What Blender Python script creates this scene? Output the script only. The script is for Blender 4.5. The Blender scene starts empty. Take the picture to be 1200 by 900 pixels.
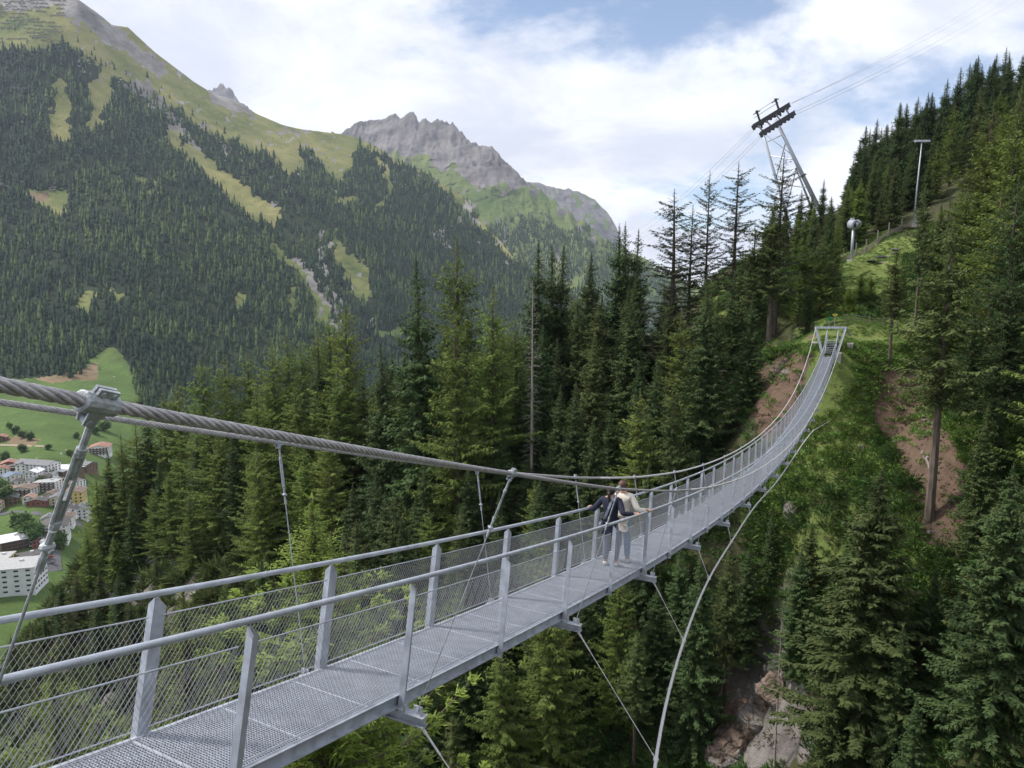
import bpy, bmesh, math, random
import numpy as np
from mathutils import Vector, Matrix
C = bpy.context.scene.collection
SC = bpy.context.scene
random.seed(7); RNG = np.random.default_rng(7)

# ------------------------------------------------------------------ camera
F = 825.0; PITCH = 0.1341
cam_d = bpy.data.cameras.new('camera'); cam = bpy.data.objects.new('camera', cam_d); C.objects.link(cam)
cam_d.sensor_width = 36; cam_d.sensor_fit = 'HORIZONTAL'; cam_d.lens = 36 * F / 1200
cam_d.clip_start = 0.1; cam_d.clip_end = 40000
cam.location = (0, 0, 0); cam.rotation_euler = (math.pi/2 - PITCH, 0, 0)
SC.camera = cam
CP, SP = math.cos(PITCH), math.sin(PITCH)
def ray(px, py):
    u = (px - 600) / F; v = (450 - py) / F
    return np.array([u, CP + v*SP, -SP + v*CP])
def W(px, py, d):                       # a surveyed point: bearing from the viewpoint and forward distance d in metres
    r = ray(px, py); return r * (d / r[1])

# ------------------------------------------------------------------ materials
def mat(name, col, rough=0.7, metal=0.0, var=0.0, scale=5.0, bump=0.0, bscale=40.0, objvar=0.0, col2=None, detail=4, spec=0.5, coord='Object', stretch=None):
    m = bpy.data.materials.new(name); m.use_nodes = True
    nt = m.node_tree; n = nt.nodes; l = nt.links; b = n['Principled BSDF']
    b.inputs['Roughness'].default_value = rough; b.inputs['Metallic'].default_value = metal
    b.inputs['Specular IOR Level'].default_value = spec
    tc = n.new('ShaderNodeTexCoord'); co = tc.outputs[coord]
    if stretch:
        mp = n.new('ShaderNodeMapping'); mp.inputs['Scale'].default_value = stretch
        l.new(co, mp.inputs[0]); co = mp.outputs[0]
    rgb = n.new('ShaderNodeRGB'); rgb.outputs[0].default_value = (*col, 1); out = rgb.outputs[0]
    if var or col2:
        nz = n.new('ShaderNodeTexNoise'); nz.inputs['Scale'].default_value = scale; nz.inputs['Detail'].default_value = detail
        l.new(co, nz.inputs['Vector'])
        mr = n.new('ShaderNodeMapRange'); mr.inputs[1].default_value = .3; mr.inputs[2].default_value = .7
        l.new(nz.outputs['Fac'], mr.inputs[0])
        mx = n.new('ShaderNodeMix'); mx.data_type = 'RGBA'
        c2 = col2 if col2 else tuple(c*(1+var) for c in col)
        c1 = col if col2 else tuple(c*(1-var) for c in col)
        mx.inputs[6].default_value = (*c1, 1); mx.inputs[7].default_value = (*c2, 1)
        l.new(mr.outputs[0], mx.inputs[0]); out = mx.outputs[2]
    if objvar:
        oi = n.new('ShaderNodeObjectInfo'); hs = n.new('ShaderNodeHueSaturation')
        m1 = n.new('ShaderNodeMapRange'); m1.inputs[3].default_value = 1-objvar; m1.inputs[4].default_value = 1+objvar
        l.new(oi.outputs['Random'], m1.inputs[0]); l.new(m1.outputs[0], hs.inputs['Value'])
        m2 = n.new('ShaderNodeMath'); m2.operation = 'MULTIPLY_ADD'; m2.inputs[1].default_value = 7.31; m2.inputs[2].default_value = 0
        m3 = n.new('ShaderNodeMath'); m3.operation = 'FRACT'; l.new(oi.outputs['Random'], m2.inputs[0]); l.new(m2.outputs[0], m3.inputs[0])
        m4 = n.new('ShaderNodeMapRange'); m4.inputs[3].default_value = .5-objvar*.06; m4.inputs[4].default_value = .5+objvar*.06
        l.new(m3.outputs[0], m4.inputs[0]); l.new(m4.outputs[0], hs.inputs['Hue'])
        l.new(out, hs.inputs['Color']); out = hs.outputs[0]
    l.new(out, b.inputs['Base Color'])
    if bump:
        nb = n.new('ShaderNodeTexNoise'); nb.inputs['Scale'].default_value = bscale; nb.inputs['Detail'].default_value = 5
        l.new(co, nb.inputs['Vector']); bp = n.new('ShaderNodeBump'); bp.inputs['Strength'].default_value = bump
        bp.inputs['Distance'].default_value = .02
        l.new(nb.outputs['Fac'], bp.inputs['Height']); l.new(bp.outputs[0], b.inputs['Normal'])
    return m
M = {}
M['galv'] = mat('galvanised_steel', (.40,.43,.48), .48, .3, .24, 7, .15, 120, spec=.5)
M['galv_rail'] = mat('galvanised_rail', (.46,.49,.54), .42, .35, .2, 6, .25, 90)
M['grate'] = mat('steel_grating', (.42,.45,.50), .5, .2, .12, 6)
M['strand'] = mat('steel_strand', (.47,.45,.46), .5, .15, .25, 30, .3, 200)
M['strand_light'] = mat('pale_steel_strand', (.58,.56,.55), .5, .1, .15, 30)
M['wire'] = mat('wire_netting', (.40,.40,.42), .5, .1)
M['clamp'] = mat('cast_clamp', (.42,.45,.47), .5, .15, .25, 30, .3, 80)
M['bolt'] = mat('weathered_bolt', (.08,.075,.075), .5, .6, .3, 40)
M['dark_steel'] = mat('dark_steel', (.05,.05,.058), .55, .3, .3, 3)
M['concrete'] = mat('concrete', (.36,.35,.33), .9, 0, .2, 2, .3, 20)
M['paint_yellow'] = mat('yellow_sign_paint', (.65,.52,.06), .6, 0, .08, 8)
M['paint_green'] = mat('green_sign_paint', (.02,.22,.13), .6, 0, .08, 8)
M['wood'] = mat('weathered_wood', (.22,.19,.16), .85, 0, .35, 6, .3, 30)
M['bark'] = mat('conifer_bark', (.115,.088,.070), .95, 0, .4, 3, .5, 15, objvar=.15, stretch=(1,1,.25))
M['bark_dead'] = mat('bleached_deadwood', (.27,.24,.21), .9, 0, .3, 3, .4, 15, objvar=.15, stretch=(1,1,.25))
def rockmat(name, a, b_, c):
    m = mat(name, a, .92, 0, 0, .9, 1.0, 3.5, .12, b_, 8); nt = m.node_tree; n = nt.nodes; l = nt.links; b = n['Principled BSDF']
    src = b.inputs['Base Color'].links[0].from_socket; v = n.new('ShaderNodeTexVoronoi'); v.feature = 'DISTANCE_TO_EDGE'; v.inputs['Scale'].default_value = 1.1
    nz = n.new('ShaderNodeTexNoise'); nz.inputs['Scale'].default_value = 1.6; nz.inputs['Detail'].default_value = 4; tc = n.new('ShaderNodeTexCoord'); ad = n.new('ShaderNodeMix'); ad.data_type = 'VECTOR'; ad.inputs[0].default_value = .35
    l.new(tc.outputs['Object'], nz.inputs['Vector']); l.new(tc.outputs['Object'], ad.inputs[4]); l.new(nz.outputs['Color'], ad.inputs[5]); l.new(ad.outputs[1], v.inputs['Vector'])
    mr = n.new('ShaderNodeMapRange'); mr.inputs[1].default_value = .0; mr.inputs[2].default_value = .07; l.new(v.outputs['Distance'], mr.inputs[0])
    mx = n.new('ShaderNodeMix'); mx.data_type = 'RGBA'; mx.inputs[6].default_value = (*c, 1); l.new(mr.outputs[0], mx.inputs[0]); l.new(src, mx.inputs[7]); l.new(mx.outputs[2], b.inputs['Base Color'])
    bp = [q for q in n if q.type == 'BUMP'][0]; bp.inputs['Distance'].default_value = .25; return m
M['rock'] = rockmat('gorge_rock', (.13,.115,.10), (.26,.235,.21), (.075,.066,.055))
M['rock_red'] = rockmat('rusty_rock', (.13,.085,.06), (.22,.17,.135), (.075,.058,.045))
M['mirror'] = mat('smoked_glass', (.05,.06,.07), .1, 0)

def leafmat(name, c1, c2, objvar=.22, trans=.25):
    m = mat(name, c1, .75, 0, 0, 1.2, objvar=objvar, col2=c2, spec=.25)
    nt = m.node_tree; b = nt.nodes['Principled BSDF']; out = nt.nodes['Material Output']
    t = nt.nodes.new('ShaderNodeBsdfTranslucent'); mx = nt.nodes.new('ShaderNodeMixShader'); mx.inputs[0].default_value = trans
    src = b.inputs['Base Color'].links[0].from_socket
    nt.links.new(src, t.inputs[0]); nt.links.new(b.outputs[0], mx.inputs[1]); nt.links.new(t.outputs[0], mx.inputs[2])
    nt.links.new(mx.outputs[0], out.inputs['Surface'])
    return m
M['spruce'] = leafmat('spruce_needles', (.044,.078,.029), (.100,.146,.047))
M['spruce_olive'] = leafmat('olive_spruce_needles', (.066,.092,.030), (.120,.150,.048))
M['larch'] = leafmat('larch_needles', (.115,.170,.036), (.21,.27,.058), .22)
M['larch_bright'] = leafmat('bright_larch_needles', (.15,.22,.038), (.25,.32,.062), .1)
M['sparse'] = leafmat('sparse_needles', (.050,.060,.028), (.075,.088,.035), .1)
M['bush'] = leafmat('broadleaf_bush', (.045,.090,.022), (.09,.16,.04), .3)
M['herb'] = leafmat('slope_herbs', (.088,.165,.032), (.175,.27,.058), .25)

# ------------------------------------------------------------------ mesh builders
def put(name, me, material, parent=None, smooth=False):
    if material is not None and len(me.materials) == 0: me.materials.append(material)
    if smooth:
        me.polygons.foreach_set('use_smooth', np.ones(len(me.polygons), bool))
    o = bpy.data.objects.new(name, me); C.objects.link(o)
    if parent is not None: o.parent = parent
    return o
def empty(name, loc=(0,0,0), rz=0.0, label=None, cat=None, group=None):
    o = bpy.data.objects.new(name, None); C.objects.link(o); o.location = loc; o.rotation_euler = (0,0,rz)
    o.empty_display_size = .2
    tag(o, label, cat, group); return o
def tag(o, label=None, cat=None, group=None, kind=None):
    if label: o['label'] = label
    if cat: o['category'] = cat
    if group: o['group'] = group
    if kind: o['kind'] = kind
    return o
class MB:
    def __init__(s): s.v = []; s.f = []; s.mi = []; s.cur = 0
    def add(s, v, f):
        o = len(s.v); s.v.extend([tuple(map(float, p)) for p in v]); s.f.extend([tuple(i+o for i in q) for q in f]); s.mi.extend([s.cur]*len(f)); return s
    def box(s, c, size, M3=None):
        c = np.array(c, float); h = np.array(size, float)/2
        if M3 is None: M3 = np.eye(3)
        M3 = np.array(M3, float)           # rows = local axes in world
        v = []
        for i in (-1,1):
            for j in (-1,1):
                for k in (-1,1): v.append(c + M3[0]*h[0]*i + M3[1]*h[1]*j + M3[2]*h[2]*k)
        return s.add(v, [(0,1,3,2),(4,6,7,5),(0,4,5,1),(2,3,7,6),(0,2,6,4),(1,5,7,3)])
    def bar(s, a, b, w, h, up=(0,0,1)):     # box beam from a to b: w sideways, h along up
        a = np.array(a, float); b = np.array(b, float); d = b-a; L = np.linalg.norm(d); d /= L
        u = np.array(up, float); x = np.cross(d, u); x /= np.linalg.norm(x); u = np.cross(x, d)
        return s.box((a+b)/2, (L, w, h), (d, x, u))
    def tube(s, pts, r, n=8, caps=True):
        P = np.array(pts, float); K = len(P)
        R = np.full(K, r, float) if np.isscalar(r) else np.array(r, float)
        T = np.gradient(P, axis=0); T /= np.linalg.norm(T, axis=1)[:, None] + 1e-12
        ref = np.array([0,0,1.]) if abs(T[0][2]) < .9 else np.array([1.,0,0])
        a = np.arange(n)*2*math.pi/n; v = []
        for i in range(K):
            x = np.cross(T[i], ref); x /= np.linalg.norm(x); y = np.cross(x, T[i])
            for t in a: v.append(P[i] + R[i]*(math.cos(t)*x + math.sin(t)*y))
        f = []
        for i in range(K-1):
            for j in range(n):
                k = (j+1) % n; f.append((i*n+j, i*n+k, (i+1)*n+k, (i+1)*n+j))
        if caps: f += [tuple(range(n))[::-1], tuple((K-1)*n+j for j in range(n))]
        return s.add(v, f)
    def ball(s, c, r, n=8, m=6, sc=(1,1,1)):
        v = [(c[0], c[1], c[2]-r*sc[2])]; f = []
        for i in range(1, m):
            ph = -math.pi/2 + math.pi*i/m
            for j in range(n):
                t = 2*math.pi*j/n
                v.append((c[0]+r*sc[0]*math.cos(ph)*math.cos(t), c[1]+r*sc[1]*math.cos(ph)*math.sin(t), c[2]+r*sc[2]*math.sin(ph)))
        v.append((c[0], c[1], c[2]+r*sc[2])); last = len(v)-1
        for j in range(n):
            k = (j+1)%n; f.append((0, 1+k, 1+j)); f.append((last, 1+(m-2)*n+j, 1+(m-2)*n+k))
            for i in range(m-2): f.append((1+i*n+j, 1+i*n+k, 1+(i+1)*n+k, 1+(i+1)*n+j))
        return s.add(v, f)
    def mesh(s, name):
        me = bpy.data.meshes.new(name); me.from_pydata(s.v, [], s.f); me.update(); return me
    def build(s, name, material, parent=None, smooth=False):
        me = s.mesh(name)
        if isinstance(material, (list, tuple)):
            for m_ in material: me.materials.append(m_)
            me.polygons.foreach_set('material_index', np.array(s.mi, dtype=np.int32)); material = None
        return put(name, me, material, parent, smooth)
def fast_mesh(name, V, Fc, n):              # V (k,3), faces (m,n) fixed size
    V = np.asarray(V, np.float32); Fc = np.asarray(Fc, np.int32)
    me = bpy.data.meshes.new(name); me.vertices.add(len(V)); me.vertices.foreach_set('co', V.ravel())
    me.loops.add(Fc.size); me.loops.foreach_set('vertex_index', Fc.ravel())
    me.polygons.add(len(Fc)); me.polygons.foreach_set('loop_start', np.arange(0, Fc.size, n, dtype=np.int32))
    me.polygons.foreach_set('loop_total', np.full(len(Fc), n, np.int32)); me.update(calc_edges=True); me.validate(); return me
def vcol(me, name, arr):                    # per-vertex colour mask
    a = me.color_attributes.new(name, 'FLOAT_COLOR', 'POINT'); A = np.ones((len(arr), 4), np.float32)
    A[:, :arr.shape[1]] = arr; a.data.foreach_set('color', A.ravel())
def spline(xs, ys):                          # natural cubic spline
    xs = np.array(xs, float); ys = np.array(ys, float); n = len(xs); h = np.diff(xs)
    A = np.eye(n); B = np.zeros(n)
    for i in range(1, n-1):
        A[i,i-1:i+2] = h[i-1], 2*(h[i-1]+h[i]), h[i]; B[i] = 6*((ys[i+1]-ys[i])/h[i]-(ys[i]-ys[i-1])/h[i-1])
    m = np.linalg.solve(A, B)
    def g(x):
        x = np.asarray(x, float); i = np.clip(np.searchsorted(xs, x)-1, 0, n-2); t = x-xs[i]
        return ys[i] + t*((ys[i+1]-ys[i])/h[i]-h[i]*(2*m[i]+m[i+1])/6) + t*t*m[i]/2 + t**3*(m[i+1]-m[i])/(6*h[i])
    return g
# value noise (numpy, periodic-free)
_perm = RNG.permutation(4096)
def _h(ix, iy, seed): return _perm[(ix*73 + _perm[(iy*37 + seed*101) & 4095]) & 4095] / 4095.0
def vnoise(x, y, seed=0):
    x = np.asarray(x, float); y = np.asarray(y, float); ix = np.floor(x).astype(int); iy = np.floor(y).astype(int); fx = x-ix; fy = y-iy
    fx = fx*fx*(3-2*fx); fy = fy*fy*(3-2*fy)
    a = _h(ix, iy, seed); b = _h(ix+1, iy, seed); c = _h(ix, iy+1, seed); d = _h(ix+1, iy+1, seed)
    return (a*(1-fx)+b*fx)*(1-fy)+(c*(1-fx)+d*fx)*fy
def fbm(x, y, oct=4, seed=0, ridge=False):
    s = 0; a = 1; t = 0
    for o in range(oct):
        v = vnoise(x*2**o, y*2**o, seed+o)
        if ridge: v = 1-abs(2*v-1)
        s = s+a*v; t += a; a *= .5
    return s/t
def rbf(pts, vals, smooth=0.0):
    P = np.array(pts, float); V = np.array(vals, float); n = len(P)
    D = np.linalg.norm(P[:,None]-P[None], axis=2); Q = np.c_[np.ones(n), P]
    A = np.block([[D+smooth*np.eye(n), Q],[Q.T, np.zeros((3,3))]]); w = np.linalg.solve(A, np.r_[V, np.zeros(3)])
    def g(x, y):
        x = np.asarray(x, float); y = np.asarray(y, float); s = w[n]+w[n+1]*x+w[n+2]*y
        for i in range(n): s = s + w[i]*np.sqrt((x-P[i,0])**2+(y-P[i,1])**2)
        return s
    return g
SKY_SEED = 8.3
# ------------------------------------------------------------------ daylight
SUN_EL, SUN_AZ = math.radians(50), math.radians(285)     # azimuth clockwise from +Y
w = bpy.data.worlds.new('World'); SC.world = w; w.use_nodes = True
nt = w.node_tree; n = nt.nodes; l = nt.links; n.clear()
out = n.new('ShaderNodeOutputWorld'); sky = n.new('ShaderNodeTexSky'); sky.sky_type = 'NISHITA'; sky.sun_disc = False
sky.sun_elevation = SUN_EL; sky.sun_rotation = SUN_AZ; sky.altitude = 1500; sky.air_density = 1.0; sky.dust_density = .1
bg = n.new('ShaderNodeBackground'); bg.inputs['Strength'].default_value = .10; l.new(sky.outputs[0], bg.inputs[0])
tc = n.new('ShaderNodeTexCoord'); sx = n.new('ShaderNodeSeparateXYZ'); l.new(tc.outputs['Generated'], sx.inputs[0])
zz = n.new('ShaderNodeMath'); zz.operation = 'MAXIMUM'; zz.inputs[1].default_value = 0.0; l.new(sx.outputs[2], zz.inputs[0])
za = n.new('ShaderNodeMath'); za.operation = 'ADD'; za.inputs[1].default_value = .30; l.new(zz.outputs[0], za.inputs[0])
dx = n.new('ShaderNodeMath'); dx.operation = 'DIVIDE'; l.new(sx.outputs[0], dx.inputs[0]); l.new(za.outputs[0], dx.inputs[1])
dy = n.new('ShaderNodeMath'); dy.operation = 'DIVIDE'; l.new(sx.outputs[1], dy.inputs[0]); l.new(za.outputs[0], dy.inputs[1])
cv = n.new('ShaderNodeCombineXYZ'); l.new(dx.outputs[0], cv.inputs[0]); l.new(dy.outputs[0], cv.inputs[1]); cv.inputs[2].default_value = SKY_SEED
def noise(scale, detail, rough, dist=0.0):
    t = n.new('ShaderNodeTexNoise'); t.inputs['Scale'].default_value = scale; t.inputs['Detail'].default_value = detail
    t.inputs['Roughness'].default_value = rough; t.inputs['Distortion'].default_value = dist; l.new(cv.outputs[0], t.inputs['Vector']); return t.outputs['Fac']
def mrange(src, a, b, c=0, d=1):
    t = n.new('ShaderNodeMapRange'); t.interpolation_type = 'SMOOTHSTEP'
    for i, v in enumerate((a, b, c, d)): t.inputs[i+1].default_value = v
    l.new(src, t.inputs[0]); return t.outputs[0]
cover = mrange(noise(1.25, 8, .6, .15), .36, .485, 0.0, 1)       # 1 = cloud
tone = mrange(noise(2.2, 8, .62, .3), .34, .68)
ramp = n.new('ShaderNodeMix'); ramp.data_type = 'RGBA'; l.new(tone, ramp.inputs[0])
ramp.inputs[6].default_value = (.51,.53,.60,1); ramp.inputs[7].default_value = (.78,.79,.825,1)
bc = n.new('ShaderNodeBackground'); bc.inputs['Strength'].default_value = 1.0; l.new(ramp.outputs[2], bc.inputs[0])
mx = n.new('ShaderNodeMixShader'); l.new(cover, mx.inputs[0]); l.new(bg.outputs[0], mx.inputs[1]); l.new(bc.outputs[0], mx.inputs[2])
l.new(mx.outputs[0], out.inputs[0])
sd = bpy.data.lights.new('sun', 'SUN'); sd.energy = 3.0; sd.angle = math.radians(7); sd.color = (1,.955,.89)
so = bpy.data.objects.new('sun', sd); C.objects.link(so)
dirv = Vector((math.sin(SUN_AZ)*math.cos(SUN_EL), math.cos(SUN_AZ)*math.cos(SUN_EL), math.sin(SUN_EL)))
so.rotation_euler = (-dirv).to_track_quat('-Z', 'Y').to_euler(); so.location = (0,0,300)
vs = SC.view_settings; vs.view_transform = 'Standard'; vs.look = 'None'; vs.exposure = 0.66; vs.gamma = 1.0; vs.use_curve_mapping = False
SC.cycles.max_bounces = 6; SC.cycles.transparent_max_bounces = 8; SC.cycles.volume_bounces = 0
SC.cycles.diffuse_bounces = 3
# ------------------------------------------------------------------ the gorge and its slopes
def bridge_pt(s, t=0.0, z=0.0):
    return (-OFF*RI[0] + s*AX[0] + t*RI[0], -OFF*RI[1] + s*AX[1] + t*RI[1], z)
TH = 0.4801; OFF = 4.53
AX = np.array([math.sin(TH), math.cos(TH), 0]); RI = np.array([math.cos(TH), -math.sin(TH), 0]); UP = np.array([0,0,1.])
surv = [ # (px, py, forward distance)
 (972,421,74.5),(1000,419,76),(940,420,77),(960,396,84),(1000,392,86),(1040,390,86),(905,400,90),(985,372,94),(1050,375,92),
 (1000,335,115),(1000,299,135),(1035,283,142),(1070,269,150),(1100,268,152),(1180,290,128),(1150,330,108),(1080,335,108),(955,330,125),(870,350,125),
 (1060,225,215),(1200,150,225),(960,255,215),(900,300,215),(840,330,190),(1180,150,330),(1060,220,330),(960,275,330),(880,310,330),
 (700,470,128),(640,490,132),(760,440,125),(820,410,118),(560,520,135),(500,530,135),(430,545,138),(350,560,140),(270,585,142),(190,610,148),(120,640,155),(85,690,155),(40,760,150),(0,790,148),
 (250,690,118),(170,760,118),(350,680,112),(450,650,108),(560,620,104),(650,600,98),(720,570,98),(100,800,125),
 (700,700,80),(600,760,82),(500,800,80),(700,850,70),(860,470,96),(820,560,86),(870,620,74),(870,700,71),(860,780,69),(880,880,67),(930,520,75),(960,600,67),(1000,560,68),
 (1050,500,70),(1050,450,74),(1100,520,62),(1113,610,57),(1060,620,59),(1160,660,52),(1000,740,55),(940,760,60),(960,880,54),(1150,870,45),(1200,780,42),(1200,600,50),(1190,480,60),(1200,400,75),(1130,440,74),
]
P2 = []; PZ = []
for px, py, d in surv:
    q = W(px, py, d); P2.append((q[0], q[1])); PZ.append(q[2])
for x, y, z in [(0,0,-1.75),(0,-4,-1.6),(-5.4,-.6,-2.4),(-9,-4,-2.2),(0,-20,3),(-25,-12,-6),(-60,-25,-20),(25,-12,-3),(60,-20,0),(120,-20,15),(0,1.6,-2.9),(2,3,-5),(-3,5,-8),(0,6,-10),(0,12,-22),(0,22,-36),
                (-9,6,-13),(-16,12,-26),(-32,20,-42),(10,7,-11),(18,14,-20),(32,20,-27),(55,20,-18),(-60,20,-58),(-120,20,-95),(-200,0,-120),
                (0,45,-50),(-18,48,-55),(-40,60,-68),(-75,85,-92),(-110,100,-108),(-170,110,-135),(22,42,-43),(36,36,-36),
                (-200,160,-160),(-150,200,-165),(-90,230,-165),(-200,260,-172),(-40,300,-150),(-120,330,-172),(-200,360,-174),(20,250,-70),(-20,220,-95),(40,330,-80),(100,250,15),
                (100,60,5),(140,100,30),(200,120,62),(220,40,50),(240,250,88),(260,350,60),(150,390,20),(60,390,-60)]:
    P2.append((x, y)); PZ.append(z)
_tz = rbf(P2, PZ)
GX0, GX1, GY0, GY1, GS = -210, 270, -34, 400, 1.25
gx = np.arange(GX0, GX1+.1, GS); gy = np.arange(GY0, GY1+.1, GS); GXX, GYY = np.meshgrid(gx, gy)
TZ = _tz(GXX, GYY)
rough = np.clip(np.hypot(GXX-0, GYY+2)/14, 0, 1) * np.clip(np.hypot(GXX-34, GYY-75)/8, .15, 1)
TZ = TZ + rough*((fbm(GXX/17, GYY/17, 4, 3)-.5)*5.0 + (fbm(GXX/4, GYY/4, 3, 9)-.5)*1.5 - np.maximum(0, fbm(GXX/9+3, GYY/9, 3, 21, True)-.72)*6)
def tz(x, y):                               # ground height (bilinear)
    x = np.asarray(x, float); y = np.asarray(y, float)
    fx = np.clip((x-GX0)/GS, 0, len(gx)-1.001); fy = np.clip((y-GY0)/GS, 0, len(gy)-1.001)
    i = fx.astype(int); j = fy.astype(int); u = fx-i; v = fy-j
    return (TZ[j,i]*(1-u)+TZ[j,i+1]*u)*(1-v)+(TZ[j+1,i]*(1-u)+TZ[j+1,i+1]*u)*v
def proj(x, y, z):                          # survey bearing of a world point
    yc = y*CP - z*SP; zc = z*CP + y*SP
    return 600 + F*x/yc, 450 - F*zc/yc
def grid_mesh(name, X, Y, Z):
    r, c = X.shape; V = np.stack([X, Y, Z], -1).reshape(-1, 3)
    idx = np.arange(r*c).reshape(r, c); Fc = np.stack([idx[:-1,:-1], idx[:-1,1:], idx[1:,1:], idx[1:,:-1]], -1).reshape(-1, 4)
    return fast_mesh(name, V, Fc, 4)
def poly_mask(px, py, poly):
    inside = np.zeros(np.shape(px), bool); n_ = len(poly)
    for i in range(n_):
        x1, y1 = poly[i]; x2, y2 = poly[(i+1) % n_]
        c = ((y1 > py) != (y2 > py)) & (px < (x2-x1)*(py-y1)/((y2-y1) if y2 != y1 else 1e-9)+x1); inside ^= c
    return inside
me = grid_mesh('terrain', GXX, GYY, TZ)
# ground cover map: R meadow, G bare red-brown earth, B rock face
PX, PY = proj(GXX, np.maximum(GYY, 1), TZ)
def soft(poly, x=PX, y=PY, k=10):
    n1 = (fbm(GXX/5, GYY/5, 3, 31)-.5)*k*2.5; n2 = (fbm(GXX/5+50, GYY/5, 3, 33)-.5)*k*2.5
    return poly_mask(x+n1, y+n2, poly).astype(float) * (GYY > 20)
meadow = np.maximum.reduce([soft([(925,395),(985,310),(1000,295),(1110,262),(1200,262),(1200,380),(1100,395),(1040,400),(1060,440),(1010,470),(1040,540),(1080,620),(1130,700),(1090,760),(1010,700),(900,720),(880,600),(925,500),(950,430)]),
        soft([(830,330),(870,330),(880,420),(835,420)])])
earth = np.maximum.reduce([soft([(1030,430),(1090,430),(1110,500),(1135,560),(1130,640),(1080,640),(1060,560),(1020,490)]), soft([(885,430),(945,400),(950,430),(930,500),(890,520)]),
        soft([(540,540),(740,520),(740,620),(560,660)]), soft([(1120,640),(1200,620),(1200,740),(1140,700)]), soft([(930,380),(950,360),(965,365),(950,395)])*.7])
rock = np.maximum.reduce([soft([(838,830),(862,745),(905,750),(935,830),(950,905),(830,905)]), soft([(60,690),(150,640),(230,640),(190,800),(80,800)]), soft([(180,620),(240,630),(250,760),(190,760)])])
vcol(me, 'cover', np.stack([meadow.ravel(), earth.ravel(), rock.ravel()], 1))
def groundmat(name, base1, base2, mead1, mead2, earthc, rock1, rock2, sc=1.0, dist=.5, lush=None):
    m = bpy.data.materials.new(name); m.use_nodes = True; nt = m.node_tree; n = nt.nodes; l = nt.links; b = n['Principled BSDF']
    b.inputs['Roughness'].default_value = .95; b.inputs['Specular IOR Level'].default_value = .15
    tc = n.new('ShaderNodeTexCoord'); at = n.new('ShaderNodeAttribute'); at.attribute_name = 'cover'
    sp = n.new('ShaderNodeSeparateColor'); l.new(at.outputs['Color'], sp.inputs[0])
    def nz(s, d=6, r=.6):
        t = n.new('ShaderNodeTexNoise'); t.inputs['Scale'].default_value = s*sc; t.inputs['Detail'].default_value = d; t.inputs['Roughness'].default_value = r
        l.new(tc.outputs['Object'], t.inputs['Vector']); return t.outputs['Fac']
    def mr(s, a, b_):
        t = n.new('ShaderNodeMapRange'); t.inputs[1].default_value = a; t.inputs[2].default_value = b_; l.new(s, t.inputs[0]); return t.outputs[0]
    def mixc(f, a, b_):
        t = n.new('ShaderNodeMix'); t.data_type = 'RGBA'; l.new(f, t.inputs[0])
        for k, v in ((6, a), (7, b_)):
            if isinstance(v, tuple): t.inputs[k].default_value = (*v, 1)
            else: l.new(v, t.inputs[k])
        return t.outputs[2]
    base = mixc(mr(nz(.25), .35, .65), base1, base2)
    mead = mixc(mr(nz(.15, 8, .7), .35, .65), mead1, mead2)
    if lush:                                 # valley grass is greener than the high pasture
        ps = n.new('ShaderNodeSeparateXYZ'); l.new(tc.outputs['Object'], ps.inputs[0]); hh = n.new('ShaderNodeMapRange'); hh.inputs[1].default_value = lush[1]; hh.inputs[2].default_value = lush[2]
        l.new(ps.outputs[2], hh.inputs[0]); low = mixc(mr(nz(.5, 8, .7), .35, .65), lush[0], tuple(c*1.55 for c in lush[0])); mead = mixc(hh.outputs[0], low, mead)
    ear = mixc(mr(nz(.6, 8, .7), .35, .7), earthc, tuple(c*1.7 for c in earthc))
    rk = mixc(mr(nz(.35, 10, .75), .35, .65), rock1, rock2)
    def thr(sock, s):                        # noisy edge for a cover mask
        a = n.new('ShaderNodeMath'); a.operation = 'ADD'; l.new(sock, a.inputs[0])
        k = n.new('ShaderNodeMath'); k.operation = 'MULTIPLY_ADD'; k.inputs[1].default_value = .9; k.inputs[2].default_value = -.45; l.new(nz(s), k.inputs[0]); l.new(k.outputs[0], a.inputs[1])
        return mr(a.outputs[0], .42, .58)
    c = mixc(thr(sp.outputs[0], .9), base, mead); c = mixc(thr(sp.outputs[1], .8), c, ear); c = mixc(thr(sp.outputs[2], .5), c, rk)
    # steep ground shows rock
    ge = n.new('ShaderNodeNewGeometry'); sg = n.new('ShaderNodeSeparateXYZ'); l.new(ge.outputs['Normal'], sg.inputs[0])
    st = n.new('ShaderNodeMath'); st.operation = 'ADD'; l.new(sg.outputs[2], st.inputs[0]); k = n.new('ShaderNodeMath'); k.operation = 'MULTIPLY'; k.inputs[1].default_value = .25; l.new(nz(.4), k.inputs[0]); l.new(k.outputs[0], st.inputs[1])
    ss = n.new('ShaderNodeMapRange'); ss.inputs[1].default_value = .42; ss.inputs[2].default_value = .33; l.new(st.outputs[0], ss.inputs[0])
    c = mixc(ss.outputs[0], c, rk)
    l.new(c, b.inputs['Base Color'])
    bp = n.new('ShaderNodeBump'); bp.inputs['Strength'].default_value = .9; bp.inputs['Distance'].default_value = dist; l.new(nz(.8, 10, .7), bp.inputs['Height']); l.new(bp.outputs[0], b.inputs['Normal'])
    return m
M['ground'] = groundmat('gorge_ground', (.065,.058,.034), (.075,.088,.036), (.10,.145,.038), (.185,.215,.065), (.115,.078,.056), (.12,.105,.095), (.29,.265,.245))
terrain = tag(put('terrain', me, M['ground'], smooth=True), kind='structure')
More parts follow.
